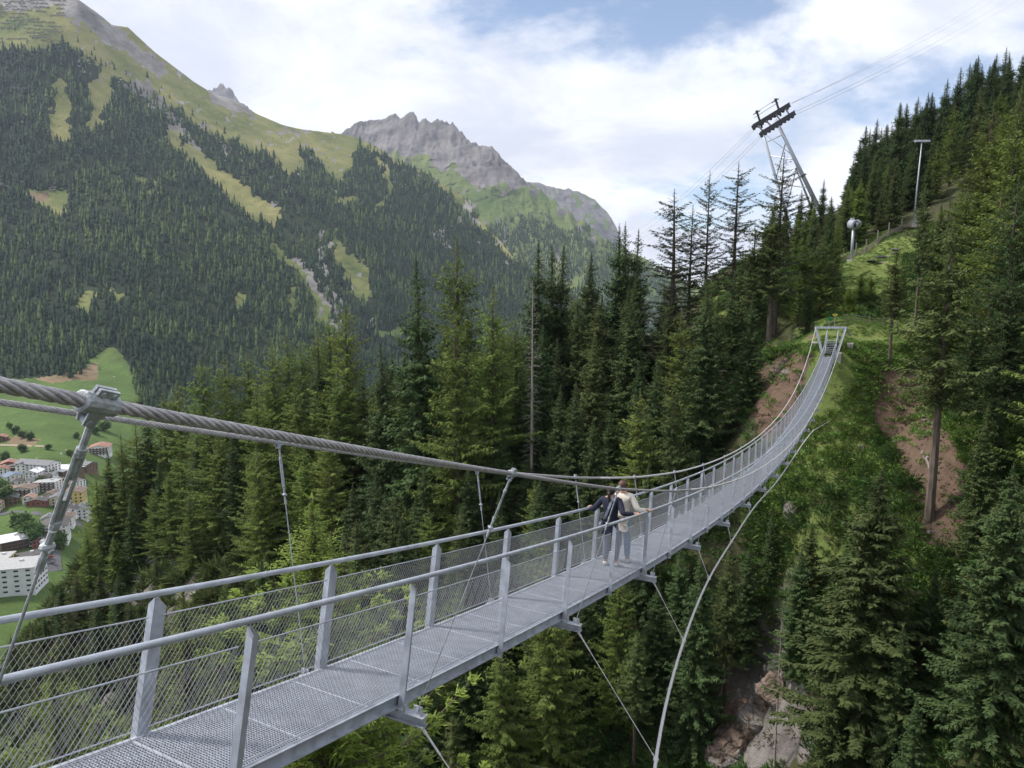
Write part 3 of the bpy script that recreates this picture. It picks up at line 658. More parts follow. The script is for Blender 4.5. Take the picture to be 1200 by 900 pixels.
# distinct trees, surveyed tip by tip
L_ = [
 ('young', 365, 583, 34, 'bright yellow-green young larch rising behind the handrail left of the bridge middle', None, {'width':1.25}),
 ('young', 215, 690, 30, 'bright larch crown seen through the netting at the near end of the bridge', None, {'leaf':'larch'}),
 ('young', 60, 770, 27, 'light green larch top behind the netting at the lower left edge', None, {'leaf':'larch'}),
 ('larch', 535, 277, 112, 'tall olive larch whose pointed tip overlaps the blue-green far mountain', None, {}),
 ('larch', 578, 330, 104, 'broad light green larch left of the bleached bare spruce', None, {'leaf':'larch'}),
 ('larch', 533, 365, 98, 'broad light green larch in front of the tallest pointed larch', None, {}),
 ('dead', 624, 330, 100, 'bleached bare dead spruce standing among the dark spruces', None, {'width':.62}),
 ('spruce', 487, 297, 108, 'dark spruce with patchy branches left of the pointed olive larch', None, {}),
 ('spruce', 631, 282, 118, 'dark spruce directly behind the bleached dead spruce', None, {}),
 ('spruce', 647, 286, 122, 'middle one of three dark spruce tips right of the dead spruce', None, {}),
 ('spruce', 661, 285, 120, 'right one of three dark spruce tips right of the dead spruce', None, {}),
 ('spruce', 693, 294, 125, 'slim dark spruce with its tip against the far blue slope', None, {}),
 ('spruce', 726, 262, 124, 'dark spruce whose tip stands just right of the far mountain foot', None, {}),
 ('spruce', 733, 260, 127, 'dark spruce in a close pair against the sky near the far mountain foot', None, {}),
 ('spruce', 748, 268, 128, 'small dark spruce tip beside the close pair on the skyline', None, {}),
 ('sparse', 790, 222, 112, 'thin larch with long wild side branches against the pale sky', None, {'width':1.3}),
 ('sparse', 812, 240, 118, 'short thin-crowned larch between two taller ones on the skyline', None, {}),
 ('sparse', 832, 200, 120, 'narrow bare-looking larch against the white cloud', None, {'width':.8}),
 ('sparse', 866, 190, 118, 'tall open-branched larch against the cloud left of the lift tower', None, {'width':1.1}),
 ('sparse', 919, 178, 108, 'open-branched larch in front of the left leg of the lift tower', None, {'width':1.1}),
 ('trunky', 908, 232, 92, 'big brown-green spruce rising beside the far end of the bridge', None, {'width':1.25}),
 ('trunky', 885, 262, 94, 'wide brown-green spruce left of the big one by the bridge end', None, {'width':1.2}),
 ('dense', 697, 393, 96, 'grey-green spruce with drooping twigs standing free behind the bridge', None, {'leaf':'spruce_olive','width':.9}),
 ('larch', 773, 415, 100, 'light yellow-green larch behind the two walkers', None, {'width':.9}),
 ('spruce', 835, 420, 92, 'mid green spruce right of the light larch behind the bridge', None, {}),
 ('spruce', 675, 445, 92, 'small green spruce left of the grey-green one behind the bridge', None, {}),
 ('dead', 917, 715, 56, 'slim dead snag standing over the rock gully below the bridge', None, {'width':.5}),
 ('dense', 985, 700, 55, 'drooping spruce right of the dead snag at the gully', None, {'leaf':'spruce_olive'}),
 ('dense', 940, 640, 60, 'blue-green spruce on the slope just right of the gully', None, {}),
 ('dense', 1125, 690, 47, 'evenly tiered green spruce at the lower right', None, {'width':.95}),
 ('dense', 1075, 818, 43, 'small spruce tip at the bottom edge left of the tiered spruce', None, {}),
 ('dense', 1035, 548, 51, 'large soft dark green conifer in the middle of the right slope', None, {'leaf':'spruce_olive','width':1.4}),
 ('dense', 1098, 662, 51, 'dark spruce behind the evenly tiered one', None, {'width':.8}),
 ('trunky', 1118, 255, 58, 'tall conifer with a long bare trunk over the red earth patch', None, {'width':1.15}),
 ('larch', 1165, 120, 84, 'tall olive larch at the right edge reaching above the hillside wood', None, {}),
 ('larch', 1195, 110, 78, 'leaning tall olive larch cut by the right edge', None, {}),
 ('trunky', 1052, 288, 76, 'spruce with a bare lower trunk right of the bridge portal', None, {'width':1.0}),
 ('trunky', 1085, 215, 88, 'tall thin conifer between the mast and the big right-hand larches', None, {'width':.7}),
 ('larch', 1135, 215, 84, 'olive larch standing over the upper meadow', None, {}),
 ('dense', 1190, 560, 46, 'dense olive spruce at the right edge beside the fallen log', None, {'leaf':'spruce_olive','width':1.2}),
 ('dense', 1172, 480, 56, 'dark spruce crowding the right side of the red earth patch', None, {}),
 ('spruce', 974, 300, 112, 'small dark spruce at the left foot of the meadow', None, {'width':1.1}),
 ('spruce', 1190, 300, 60, 'tall dark spruce behind the olive crowns at the right edge', None, {}),
 ('spruce', 1145, 340, 64, 'dark green spruce right of the long bare trunk', None, {}),
 ('larch', 404, 355, 132, 'tallest rounded larch of the left spur against the dark wooded mountain', None, {'width':1.1}),
 ('larch', 352, 396, 138, 'bright rounded larch at the middle of the left spur skyline', None, {}),
 ('larch', 318, 398, 138, 'rounded larch left of the middle of the spur skyline', None, {}),
 ('larch', 235, 418, 140, 'leftmost full larch on the spur skyline below the meadow', None, {'width':1.15}),
 ('larch', 262, 415, 143, 'larch standing close beside the leftmost full one on the spur', None, {}),
 ('larch', 335, 390, 145, 'slim larch tip behind the rounded larches of the left spur', None, {}),
 ('larch', 385, 368, 138, 'larch just left of the tallest rounded one on the spur', None, {}),
 ('spruce', 372, 405, 134, 'narrow dark spruce between light larches on the spur', None, {}),
 ('larch', 112, 552, 146, 'leftmost tall larch of the spur standing in front of the village', None, {}),
 ('spruce', 126, 528, 146, 'dark spruce second from the village side of the spur', None, {}),
 ('larch', 141, 508, 146, 'olive larch third from the village side of the spur', None, {}),
 ('larch', 158, 492, 148, 'olive larch under the red-roofed hotel side of the spur', None, {}),
 ('spruce', 172, 476, 148, 'dark spruce where the spur skyline starts to climb', None, {}),
 ('larch', 190, 458, 148, 'light larch halfway up the climbing spur skyline', None, {}),
 ('larch', 207, 446, 148, 'light larch just below the leftmost full larch of the spur', None, {}),
 ('larch', 290, 412, 146, 'bushy larch filling the gap in the left spur skyline', None, {'width':1.2}),
 ('larch', 372, 380, 146, 'rounded larch right behind the narrow dark spruce of the spur', None, {'width':1.2}),
 ('larch', 300, 455, 128, 'bright larch in the front row of the left spur', None, {'width':1.2}),
 ('larch', 345, 450, 126, 'second bright larch in the front row of the left spur', None, {'width':1.2}),
 ('larch', 395, 430, 126, 'third bright larch in the front row of the left spur', None, {'width':1.2}),
 ('larch', 245, 475, 130, 'broad larch low on the left spur above the cables', None, {'width':1.2}),
 ('spruce', 845, 600, 75, 'spruce under the bridge deck left of the gully head', None, {}),
 ('spruce', 812, 655, 74, 'spruce below the forked guy cable left of the gully', None, {}),
 ('dense', 878, 640, 69, 'small dark spruce standing at the head of the rock gully', None, {'width':.9}),
 ('trunky', 868, 590, 76, 'slim conifer with a bare trunk above the rock gully', None, {'width':.7}),
 ('dense', 905, 600, 70, 'blue-green spruce just left of the pinkish boulder', None, {'width':.8}),
 ('spruce', 445, 400, 112, 'dark spruce low beside the patchy dark spruce', None, {}),
]
for key, px, py, d, lab, grp, kw in L_: tree_at(key, px, py, d, lab, grp, **kw)
# the rest of each stand: groups of look-alikes, spread over their slopes
def stand(poly, n, dmin, keys, hr, label, group, sep=4.0, sky=None, leafs=None, key0=0):
    """poly in survey bearings of the tree foot"""
    rng = np.random.default_rng(key0+99); got = 0; tries = 0
    while got < n and tries < 20000:
        tries += 1
        x = rng.uniform(-160, 190); y = rng.uniform(*dmin); z = float(tz(x, y)); px, py = proj(x, y, z)
        if not poly_mask(np.array([px]), np.array([py]), poly)[0]: continue
        if any((x-t[0])**2+(y-t[1])**2 < sep*sep for t in TREES): continue
        h = rng.uniform(*hr); px2, py2 = proj(x, y, z+h)
        if sky is not None and py2 < sky(px2): h = max(5, h*.6); px2, py2 = proj(x, y, z+h)
        if sky is not None and py2 < sky(px2): continue
        if 1012 < px2 < 1138 and py2 < 640 and py > 425: continue      # keeps the bare earth scar open
        if 935 < px2 < 1010 and py2 < 600 and py > 425: continue
        key = keys[int(rng.integers(len(keys)))]; lf = None
        if leafs: lf = leafs[int(rng.integers(len(leafs)))]
        tree(key, x, y, h, label.replace('KIND', CAT[key]), group.replace('KIND', CAT[key]), leaf=lf if key not in ('sparse','dead') else None, width=rng.uniform(.85,1.15)); got += 1
    print(label, got)
skyline = lambda px: float(np.interp(px, [0,90,100,150,200,230,290,340,400,430,450,480,520,560,600,640,700,740,800,860,900,960,1000,1100,1200], [770,640,560,500,450,425,425,400,365,400,395,330,310,345,375,290,300,275,300,280,250,260,250,150,60]))
stand([(90,560),(230,560),(420,530),(460,560),(430,640),(300,720),(200,660),(90,680),(60,640)], 62, (95,175), ['larch','larch','spruce','larch'], (16,26), 'KIND in the dense olive wood of the left spur', 'KIND trees of the dense wood on the left spur', 3.6, skyline, None, 1)
stand([(430,500),(640,480),(760,430),(880,400),(890,470),(860,560),(760,560),(640,600),(440,640)], 60, (80,150), ['spruce','dense','spruce','trunky','larch'], (15,27), 'KIND in the dark wood behind the middle of the bridge', 'KIND trees of the dark wood behind the bridge', 3.4, skyline, None, 2)
stand([(420,660),(640,600),(760,560),(860,600),(850,720),(850,900),(560,1000),(400,960),(300,760)], 56, (44,100), ['dense','spruce','dense','larch','trunky'], (12,22), 'KIND on the gorge wall below the bridge deck', 'KIND trees on the gorge wall below the deck', 3.6, None, None, 3)
stand([(60,690),(170,650),(300,720),(400,800),(400,960),(100,960),(0,830)], 40, (50,140), ['larch','dense','spruce'], (7,17), 'KIND on the rocky lower flank of the left spur', 'KIND trees on the rocky flank of the left spur', 3.4, None, ['spruce_olive','larch','spruce'], 4)
stand([(930,700),(1010,700),(1070,660),(1200,640),(1240,950),(930,1000)], 26, (36,66), ['dense','dense','spruce'], (9,18), 'KIND in the deep shade at the lower right of the gorge', 'KIND trees at the lower right of the gorge', 3.8, None, ['spruce','spruce_olive'], 5)
stand([(1130,300),(1260,300),(1260,640),(1150,640),(1140,430)], 22, (44,100), ['spruce','larch','trunky'], (14,24), 'KIND in the tall wood along the right edge', 'KIND trees along the right edge', 3.4, None, ['spruce_olive','spruce','larch'], 6)
stand([(860,330),(960,262),(1060,225),(1200,150),(1300,90),(1300,60),(1200,120),(1060,200),(960,250),(860,300)], 88, (160,330), ['spruce','spruce','dense'], (20,30), 'dark spruce of the steep hillside wood above the meadow', 'dark spruces of the hillside wood', 4.6, lambda p: float(np.interp(p, [840,880,910,960,990,1010,1040,1100,1200,1300],[300,262,250,232,200,150,128,85,38,0])), None, 7)
stand([(900,320),(985,300),(1060,255),(1110,240),(1110,225),(1000,262),(900,300)], 34, (140,215), ['dense','spruce'], (9,15), 'light green pointed conifer along the upper edge of the meadow', 'light conifers along the upper meadow edge', 3.6, None, ['larch','spruce_olive'], 8)
stand([(900,400),(960,300),(985,310),(950,400)], 10, (84,130), ['spruce','larch','bushy'], (7,14), 'KIND on the bank left of the meadow', 'KIND trees left of the meadow', 3.2, None, None, 9)
stand([(955,375),(1050,365),(1060,340),(960,345)], 9, (88,110), ['bushy'], (2.2,4), 'low bushy young larch on the terrace above the bridge portal', 'low larches above the portal', 2.6, None, ['larch'], 10)
stand([(1040,275),(1060,215),(1120,170),(1240,110),(1240,300),(1130,262),(1085,262)], 34, (130,240), ['larch','spruce','spruce','dense'], (13,23), 'KIND of the light wood above the floodlight mast', 'KIND trees above the floodlight mast', 4.0, lambda p: float(np.interp(p, [1000,1040,1100,1200,1300],[200,150,110,60,30])), ['spruce_olive','larch','spruce'], 11)
stand([(1060,300),(1240,290),(1240,420),(1100,430),(1060,360)], 16, (72,130), ['larch','spruce','larch'], (13,21), 'olive KIND between the meadow and the right edge', 'olive KIND trees right of the meadow', 3.6, lambda p: float(np.interp(p, [1040,1090,1200],[300,240,130])), ['larch','spruce_olive'], 12)
print('trees', len(TREES)); from collections import Counter; print(Counter(o['category'] for o in bpy.data.objects if o.get('category')))
HAZE = 0.00004
# ------------------------------------------------------------------ far valley side and mountains (each a real slope at its distance)
def interp_poly(pts):
    xs = [p[0] for p in pts]; ys = [p[1] for p in pts]
    return lambda x: np.interp(x, xs, ys)
def slope_mesh(name, crest, foot, depth_pts, nx, ny, x0, x1, rel, nscale, seed, back=1.25, jag=0.0):
    """rows run from the foot to the crest line, then down the far side"""
    D = rbf([(a/100, b/100) for a, b, d in depth_pts], [math.log(d) for a, b, d in depth_pts])
    px = np.linspace(x0, x1, nx); cy = crest(px); fy = foot(px)
    t = np.linspace(0, 1, ny)**.9
    PXX = np.repeat(px[None], ny, 0); PYY = fy[None]*(1-t[:,None]) + cy[None]*t[:,None]
    d = np.exp(D(PXX/100, PYY/100)); d = np.maximum.accumulate(d, axis=0)
    u = (PXX-600)/F; v = (450-PYY)/F; ry = CP+v*SP; X = u/ry*d; Z = (-SP+v*CP)/ry*d; Y = d
    # relief: gullies running downhill, displaced along the viewing depth and height
    n1 = fbm(X/nscale, Y/nscale*.6+Z/nscale*.5, 5, seed, True)-.55; n2 = fbm(X/(nscale*.22), Z/(nscale*.22)+Y/(nscale*.5), 4, seed+7)-.5
    n3 = fbm(X/(nscale*.05), Z/(nscale*.05)+Y/(nscale*.12), 4, seed+17, True)-.5
    env = (np.clip((458-PYY)/60, 0, 1) if name == 'mountain_slope' else 1.)*np.clip(t[:,None]*6, 0, 1)*np.clip((1-t[:,None])*5+.12, 0, 1)
    Yd = Y + (n1*rel + n2*rel*.45 + n3*rel*.16)*env; Zd = Z + (n1*rel*.35 + n2*rel*.25 + n3*rel*.12)*env
    if jag: Zd = Zd + (fbm(X/(nscale*.09), Y/(nscale*.2), 4, seed+13, True)-.5)*jag*np.clip(t[:,None]*2-1, 0, 1)
    bx = []; 
    for k, f_ in enumerate((1.03, 1.12, 1.35)): bx.append((X[-1]*f_, Yd[-1]*f_, Zd[-1] - (f_-1)*d[-1]*.75))
    Xa = np.vstack([X]+[b[0][None] for b in bx]); Ya = np.vstack([Yd]+[b[1][None] for b in bx]); Za = np.vstack([Zd]+[b[2][None] for b in bx])
    me = grid_mesh(name, Xa, Ya, Za)
    return me, Xa, Ya, Za, (PXX, PYY)
def ext(A, k=3): return np.vstack([A]+[A[-1:]]*k)
def inpoly(PX_, PY_, polys, n1, n2, k):
    m_ = np.zeros(PX_.shape, bool)
    for p in polys: m_ |= poly_mask(PX_+(n1-.5)*k, PY_+(n2-.5)*k, p)
    return m_
TREEV = np.array([[0,0,1.0]]+[[math.cos(a)*r_, math.sin(a)*r_, z_] for z_, r_ in ((.48,.11),(.06,.17)) for a in np.arange(5)*2*math.pi/5]+[[0,0,.2]])
def far_trees(name, X, Y, Z, mask, n, hr, mname, seed, label=None):
    """a far-off wood: thousands of small pointed conifers standing on the slope, one object of kind stuff"""
    rng = np.random.default_rng(seed); r, c = X.shape
    i = rng.random(n*4)*(r-1.01); j = rng.random(n*4)*(c-1.01); ii = i.astype(int); jj = j.astype(int); fi = i-ii; fj = j-jj
    # even out by ground area
    e1 = np.stack([X[ii+1,jj]-X[ii,jj], Y[ii+1,jj]-Y[ii,jj], Z[ii+1,jj]-Z[ii,jj]], -1); e2 = np.stack([X[ii,jj+1]-X[ii,jj], Y[ii,jj+1]-Y[ii,jj], Z[ii,jj+1]-Z[ii,jj]], -1)
    # weight by apparent area
    dist = np.hypot(X[ii,jj], Y[ii,jj]); ar = np.linalg.norm(np.cross(e1, e2), axis=1)
    wgt = ar; keep = (mask[ii,jj] > rng.random(len(ii))) & (rng.random(len(ii)) < wgt/np.quantile(wgt, .93))
    ii, jj, fi, fj = [a[keep][:n] for a in (ii, jj, fi, fj)]; m_ = len(ii)
    def bil(A): return (A[ii,jj]*(1-fj)+A[ii,jj+1]*fj)*(1-fi)+(A[ii+1,jj]*(1-fj)+A[ii+1,jj+1]*fj)*fi
    x, y, z = bil(X), bil(Y), bil(Z); h = rng.uniform(*hr, m_)*(1+.25*rng.normal(size=m_).clip(-1.5,1.5)); a = rng.random(m_)*6.28
    base = TREEV; ca, sa = np.cos(a)[:,None], np.sin(a)[:,None]; wdt = rng.uniform(.8,1.35,m_)[:,None]*h[:,None]
    V = np.stack([(base[:,0]*ca-base[:,1]*sa)*wdt + x[:,None], (base[:,0]*sa+base[:,1]*ca)*wdt + y[:,None], base[:,2]*h[:,None]+z[:,None]-.5], -1)
    k = np.arange(5); k1 = (k+1)%5
    Fc = np.concatenate([np.stack([0*k, 1+k, 1+k1], 1), np.stack([11+0*k, 6+k, 6+k1], 1)])
    # jagged: upper cone, then lower skirt from a little below the tip
    nv = len(base); off = (np.arange(m_)*nv)[:,None,None]
    me = fast_mesh(name, V.reshape(-1,3), (Fc[None]+off).reshape(-1,3), 3)
    col = rng.random((m_,1)); patch = (fbm(x/160, (y+z)/160, 4, seed+5)*1.25-.12)[:,None]
    vcol(me, 'tint', np.repeat(np.concatenate([col, patch, col], 1), nv, 0))
    o = put(name, me, M[mname]); return tag(o, kind='stuff')
TREEV[11] = [0,0,.72]
def farleaf(name, dark, mid, light):
    m = bpy.data.materials.new(name); m.use_nodes = True; nt = m.node_tree; n = nt.nodes; l = nt.links; b = n['Principled BSDF']
    b.inputs['Roughness'].default_value = .9; b.inputs['Specular IOR Level'].default_value = .15
    at = n.new('ShaderNodeAttribute'); at.attribute_name = 'tint'; sp = n.new('ShaderNodeSeparateColor'); l.new(at.outputs['Color'], sp.inputs[0])
    r1 = n.new('ShaderNodeValToRGB'); e = r1.color_ramp.elements; e[0].position = .1; e[0].color = (*dark,1); e[1].position = .95; e[1].color = (*light,1)
    q = e.new(.72); q.color = (*mid,1)
    ad = n.new('ShaderNodeMath'); ad.operation = 'MULTIPLY_ADD'; ad.inputs[1].default_value = .9; ad.inputs[2].default_value = -.45; l.new(sp.outputs[1], ad.inputs[0])
    a2 = n.new('ShaderNodeMath'); a2.operation = 'ADD'; l.new(ad.outputs[0], a2.inputs[0]); l.new(sp.outputs[0], a2.inputs[1])
    l.new(a2.outputs[0], r1.inputs[0]); l.new(r1.outputs[0], b.inputs['Base Color']); return m
M['far_forest'] = farleaf('far_forest_needles', (.014,.030,.020), (.034,.062,.028), (.085,.125,.040))
M['mid_forest'] = farleaf('distant_forest_needles', (.024,.045,.024), (.042,.070,.032), (.07,.105,.04))
# --- valley floor, meadow and the big wooded mountain on the left
crestL = interp_poly([(-500,-330),(-200,-200),(-60,-90),(0,-50),(60,-12),(92,0),(112,14),(130,29),(150,32),(180,60),(200,75),(225,94),(250,110),(275,118),(300,133),(330,146),(350,151),(400,157),(420,162),(443,173),(467,190),(500,203),(513,213),(547,233),(557,247),(567,263),(587,283),(600,300),(640,330),(720,380),(820,430)])
footL = interp_poly([(-500,900),(0,860),(150,830),(400,760),(820,640)])
dpL = [(-400,700,330),(50,840,330),(50,700,440),(-100,700,440),(50,620,530),(50,540,700),(-150,540,720),(50,500,860),(100,440,1120),(-150,440,1200),(0,440,1160),(0,390,1330),(200,400,1350),(200,540,900),(400,640,800),(300,460,1250),
       (50,250,1750),(50,120,2100),(90,5,2500),(0,-50,2600),(-300,0,2500),(-300,250,1800),(200,250,1850),(200,75,2700),(300,330,1700),(300,200,2350),(300,133,2800),(400,400,1600),(400,300,2050),(400,157,3000),(460,400,1750),(460,300,2250),(500,203,2900),(560,400,2000),(560,250,2800),(600,310,2500),(700,400,2200),(700,500,1500)]
meL, XL, YL, ZL, (PXL, PYL) = slope_mesh('mountain_slope', crestL, footL, dpL, 620, 420, -420, 800, 95, 420, 40)
PXe, PYe = ext(PXL), ext(PYL)
n1 = fbm(PXe/11, PYe/9, 5, 51); n2 = fbm(PXe/11+40, PYe/9, 5, 53)
tl_ = interp_poly([(-500,60),(0,60),(50,55),(75,52),(110,72),(135,90),(165,100),(185,112),(200,130),(230,150),(260,170),(290,180),(312,186),(335,208),(345,205),(352,178),(365,185),(400,215),(415,190),(424,172),(445,180),(470,196),(513,213),(600,300),(830,430)])
ff = interp_poly([(-500,440),(0,446),(90,446),(100,425),(130,405),(150,430),(162,470),(200,520),(260,620),(400,760),(830,640)])
forest = (PYe + (n1-.5)*26 > tl_(PXe + (n2-.5)*20)) & (PYe < ff(PXe)+(n2-.5)*6)
clear = [[(66,92),(78,88),(84,130),(72,160),(64,170),(60,150)],[(108,100),(122,82),(132,100),(126,130),(110,150),(100,160),(104,125)],[(20,222),(62,226),(84,250),(60,256),(30,240)],[(165,212),(185,215),(186,232),(170,224)],
 [(196,142),(215,165),(240,190),(270,210),(300,228),(328,250),(322,266),(300,262),(285,245),(262,222),(235,200),(210,182),(196,160)],
 [(60,140),(86,142),(82,165),(64,168)],[(382,195),(400,180),(412,186),(400,205),(396,215),(385,212)],[(456,212),(464,222),(452,236),(440,250),(442,240),(454,226),(446,196),(440,184),(444,182),(456,200)],
 [(388,228),(412,230),(420,240),(400,238)],[(318,280),(345,300),(365,330),(398,400),(390,405),(370,365),(345,322),(325,300)],[(385,260),(400,290),(425,310),(440,350),(425,360),(408,330),(392,300)],
 [(440,382),(475,386),(470,398),(448,396)],[(90,345),(105,350),(100,372),(88,362)],[(128,330),(136,345),(136,370),(128,360)],[(276,340),(286,350),(282,372),(276,362)],[(335,340),(345,345),(346,362),(338,358)],
 [(150,200),(168,208),(164,222),(152,214)],[(345,196),(352,178),(358,200),(350,204)]]
clr = inpoly(PXe, PYe, clear, n1, n2, 22)
forest &= ~clr
sc_ = fbm(PXe/9, PYe/9, 3, 61)
strip = inpoly(PXe, PYe, [[(232,145),(262,165),(300,195),(345,235),(400,275),(440,330),(450,390),(415,390),(372,330),(330,262),(295,225),(262,190),(240,165)],[(110,60),(190,110),(200,140),(150,110)]], n1, n2, 12)
dens = forest*np.where(strip, .6, 1.0)*np.where(sc_ > .66, .25, 1.0)
dens = np.maximum(dens, ((PYe > tl_(PXe)-14) & (PYe <= tl_(PXe)) & (fbm(PXe/6,PYe/6,2,77) > .55))*.25*(~clr)*(PXe > 80))
# sparse copses on the meadow
rocks = inpoly(PXe, PYe, [[(95,0),(130,28),(165,55),(190,75),(200,88),(180,85),(150,62),(120,52),(95,30),(60,5)],[(168,95),(182,104),(198,126),(215,150),(222,165),(208,160),(190,135),(160,110),(140,98)],[(230,95),(300,128),(300,140),(250,120)],
  [(345,300),(372,322),(395,350),(405,390),(395,392),(370,350)],[(215,158),(235,172),(228,178)],[(548,238),(560,258),(556,272),(540,256),(535,244)],[(505,268),(520,275),(525,292),(508,284)],[(0,0),(70,-40),(66,8),(0,14)],[(-300,-200),(0,-60),(0,-20),(-300,-100)]], n1, n2, 22)
rocks |= (fbm(PXe/7, PYe/5, 4, 91) > .70) & (PYe < tl_(PXe)+25) & (PXe > 90)
rocks |= (fbm(PXe/9, PYe/14, 3, 93) > .73) & strip
rocks &= PYe < 420
bare = inpoly(PXe, PYe, [[(88,436),(112,428),(112,446),(60,450),(40,446)],[(10,512),(48,515),(40,523),(12,522)],[(28,226),(50,228),(48,238),(28,236)]], n1, n2, 5)
vcol(meL, 'cover', np.stack([(~forest).ravel()*1.0, bare.ravel()*1.0, rocks.ravel()*1.0], 1))
M['mountain_ground'] = groundmat('mountain_ground', (.018,.028,.015), (.034,.050,.022), (.075,.115,.032), (.30,.275,.105), (.17,.125,.075), (.13,.12,.11), (.38,.355,.325), .03, 9, lush=((.075,.118,.033), -130, 40))
tag(put('mountain_slope', meL, M['mountain_ground'], smooth=True), kind='structure')
far_trees('mountain_forest', XL, YL, ZL, dens, 52000, (12,25), 'far_forest', 201)
M['snow_fence'] = mat('snow_fence_timber', (.17,.15,.12), .9)
mbf = MB(); rng = np.random.default_rng(77); nf_ = 0
qx_, qy_ = proj(XL[:420], YL[:420], ZL[:420])
for row, yy in enumerate(np.arange(-2, 50, 3.6)):
    x_ = -12.
    while x_ < 76 - yy*.35:
        L_ = rng.uniform(8, 26)
        if rng.random() < .82:
            pr = None
            for xx in np.arange(x_, min(x_+L_, 78), 2.0):
                k = np.argmin((qx_-xx)**2+(qy_-(yy+math.sin(xx*.07+row)*1.2))**2); i, j = np.unravel_index(k, qx_.shape); c = np.array([XL[i,j], YL[i,j], ZL[i,j]])
                if pr is not None and np.linalg.norm(c-pr) > .5: mbf.bar(pr+[0,-1,1.2], c+[0,-1,1.2], .6, 2.6)
                pr = c
        x_ += L_+rng.uniform(1, 6)
o = mbf.build('snow_fences', M['snow_fence']); tag(o, 'rows of grey avalanche fences terracing the high pasture at the upper left', 'snow fence', kind='stuff')
# scattered shrubs and single trees over the high pasture and clearings
open_ = (~forest)*(PYe < 455)*(fbm(PXe/5, PYe/5, 3, 97) > .52)*np.where(PYe < tl_(PXe)-40, .25, .8)
far_trees('pasture_shrubs', XL, YL, ZL, open_*1.0, 2600, (4,10), 'far_forest', 207)
# --- the craggy mountain behind, and the pale one behind that
crest2 = interp_poly([(300,200),(360,178),(400,152),(420,147),(434,141),(450,140),(463,137),(472,140),(483,134),(490,141),(497,143),(506,148),(513,142),(520,147),(527,147),(540,154),(550,163),(560,172),(567,177),(576,176),(583,180),(594,193),(603,203),(617,215),(633,227),(657,247),(687,267),(713,287),(740,300),(800,330),(900,380)])
foot2 = interp_poly([(300,330),(500,420),(700,470),(900,520)])
dp2 = [(300,330,3200),(500,420,2600),(700,470,2400),(900,520,2400),(400,152,5200),(483,134,5200),(583,180,4600),(657,247,4100),(740,300,3900),(500,250,4100),(600,280,3700),(560,350,3100),(700,350,3100),(450,190,4700),(900,380,3700)]
me2_, X2, Y2, Z2, (PX2, PY2) = slope_mesh('craggy_mountain', crest2, foot2, dp2, 420, 260, 300, 900, 260, 800, 140, jag=85)
e1x, e1y = ext(PX2), ext(PY2); n1 = fbm(e1x/14, e1y/14, 4, 151); n2 = fbm(e1x/14+40, e1y/14, 4, 153)
rk2 = e1y + (n1-.5)*34 < interp_poly([(300,200),(430,176),(500,190),(560,214),(620,226),(700,262),(900,330)])(e1x)
rk2 |= inpoly(e1x, e1y, [[(530,240),(556,244),(562,270),(548,272)],[(500,262),(530,270),(540,300),(520,310)]], n1, n2, 10)
rk2 |= (fbm(e1x/8, e1y/12, 4, 191) > .69)
vcol(me2_, 'cover', np.stack([np.ones(e1x.size), np.zeros(e1x.size), rk2.ravel()*1.0], 1))
M['crag_ground'] = groundmat('crag_ground', (.03,.045,.022), (.05,.07,.03), (.085,.13,.038), (.17,.20,.07), (.17,.125,.075), (.085,.078,.080), (.27,.25,.243), .012, 14)
tag(put('craggy_mountain', me2_, M['crag_ground'], smooth=True), kind='structure')
tl2 = interp_poly([(300,330),(480,262),(520,250),(560,262),(600,262),(640,262),(690,278),(713,290),(900,390)])
f2 = (e1y+(n1-.5)*46 > tl2(e1x)) * np.where(fbm(e1x/9, e1y/16, 3, 171) > .58, .25, 1.0)
far_trees('distant_forest', X2, Y2, Z2, f2, 20000, (16,26), 'mid_forest', 301)
crest3 = interp_poly([(560,205),(600,208),(620,213),(640,217),(653,222),(665,222),(677,225),(690,231),(700,237),(710,248),(717,257),(723,268),(730,290),(740,330)])
foot3 = interp_poly([(560,330),(740,380)])
me3, X3, Y3, Z3, (PX3, PY3) = slope_mesh('pale_mountain', crest3, foot3, [(560,330,5200),(740,380,5200),(620,213,6800),(723,268,6400),(560,205,7000),(740,330,6000),(660,290,5600)], 200, 120, 560, 740, 260, 900, 240, jag=30)
e3 = ext(PX3); 
vcol(me3, 'cover', np.stack([np.ones(e3.size), np.zeros(e3.size), (fbm(e3/8, ext(PY3)/8, 4, 251) > .47).ravel()*1.0], 1))
tag(put('pale_mountain', me3, M['crag_ground'], smooth=True), kind='structure')
crest4 = interp_poly([(225,130),(245,108),(254,104),(258,100),(262,101),(268,104),(273,108),(278,116),(300,135),(330,150)])
me4, *_ = slope_mesh('far_peak', crest4, interp_poly([(225,220),(330,240)]), [(225,220,5000),(330,240,5000),(262,101,6500),(280,140,6200),(230,130,6400)], 90, 50, 228, 330, 120, 500, 340, jag=60)
vcol(me4, 'cover', np.stack([np.ones(len(me4.vertices)), np.zeros(len(me4.vertices)), np.ones(len(me4.vertices))], 1))
tag(put('far_peak', me4, M['crag_ground'], smooth=True), kind='structure')
# the air between
hz = MB(); hz.box((-600, 3300, 1250), (12000, 13000, 3100)); hz_o = None
mh = bpy.data.materials.new('mountain_haze'); mh.use_nodes = True; nth = mh.node_tree; nth.nodes.clear()
ov = nth.nodes.new('ShaderNodeOutputMaterial'); pv = nth.nodes.new('ShaderNodeVolumePrincipled'); pv.inputs['Color'].default_value = (.72,.82,1,1)
pv.inputs['Density'].default_value = HAZE; pv.inputs['Anisotropy'].default_value = 0.2; nth.links.new(pv.outputs[0], ov.inputs['Volume'])
if HAZE > 0: tag(hz.build('haze', mh), kind='stuff')
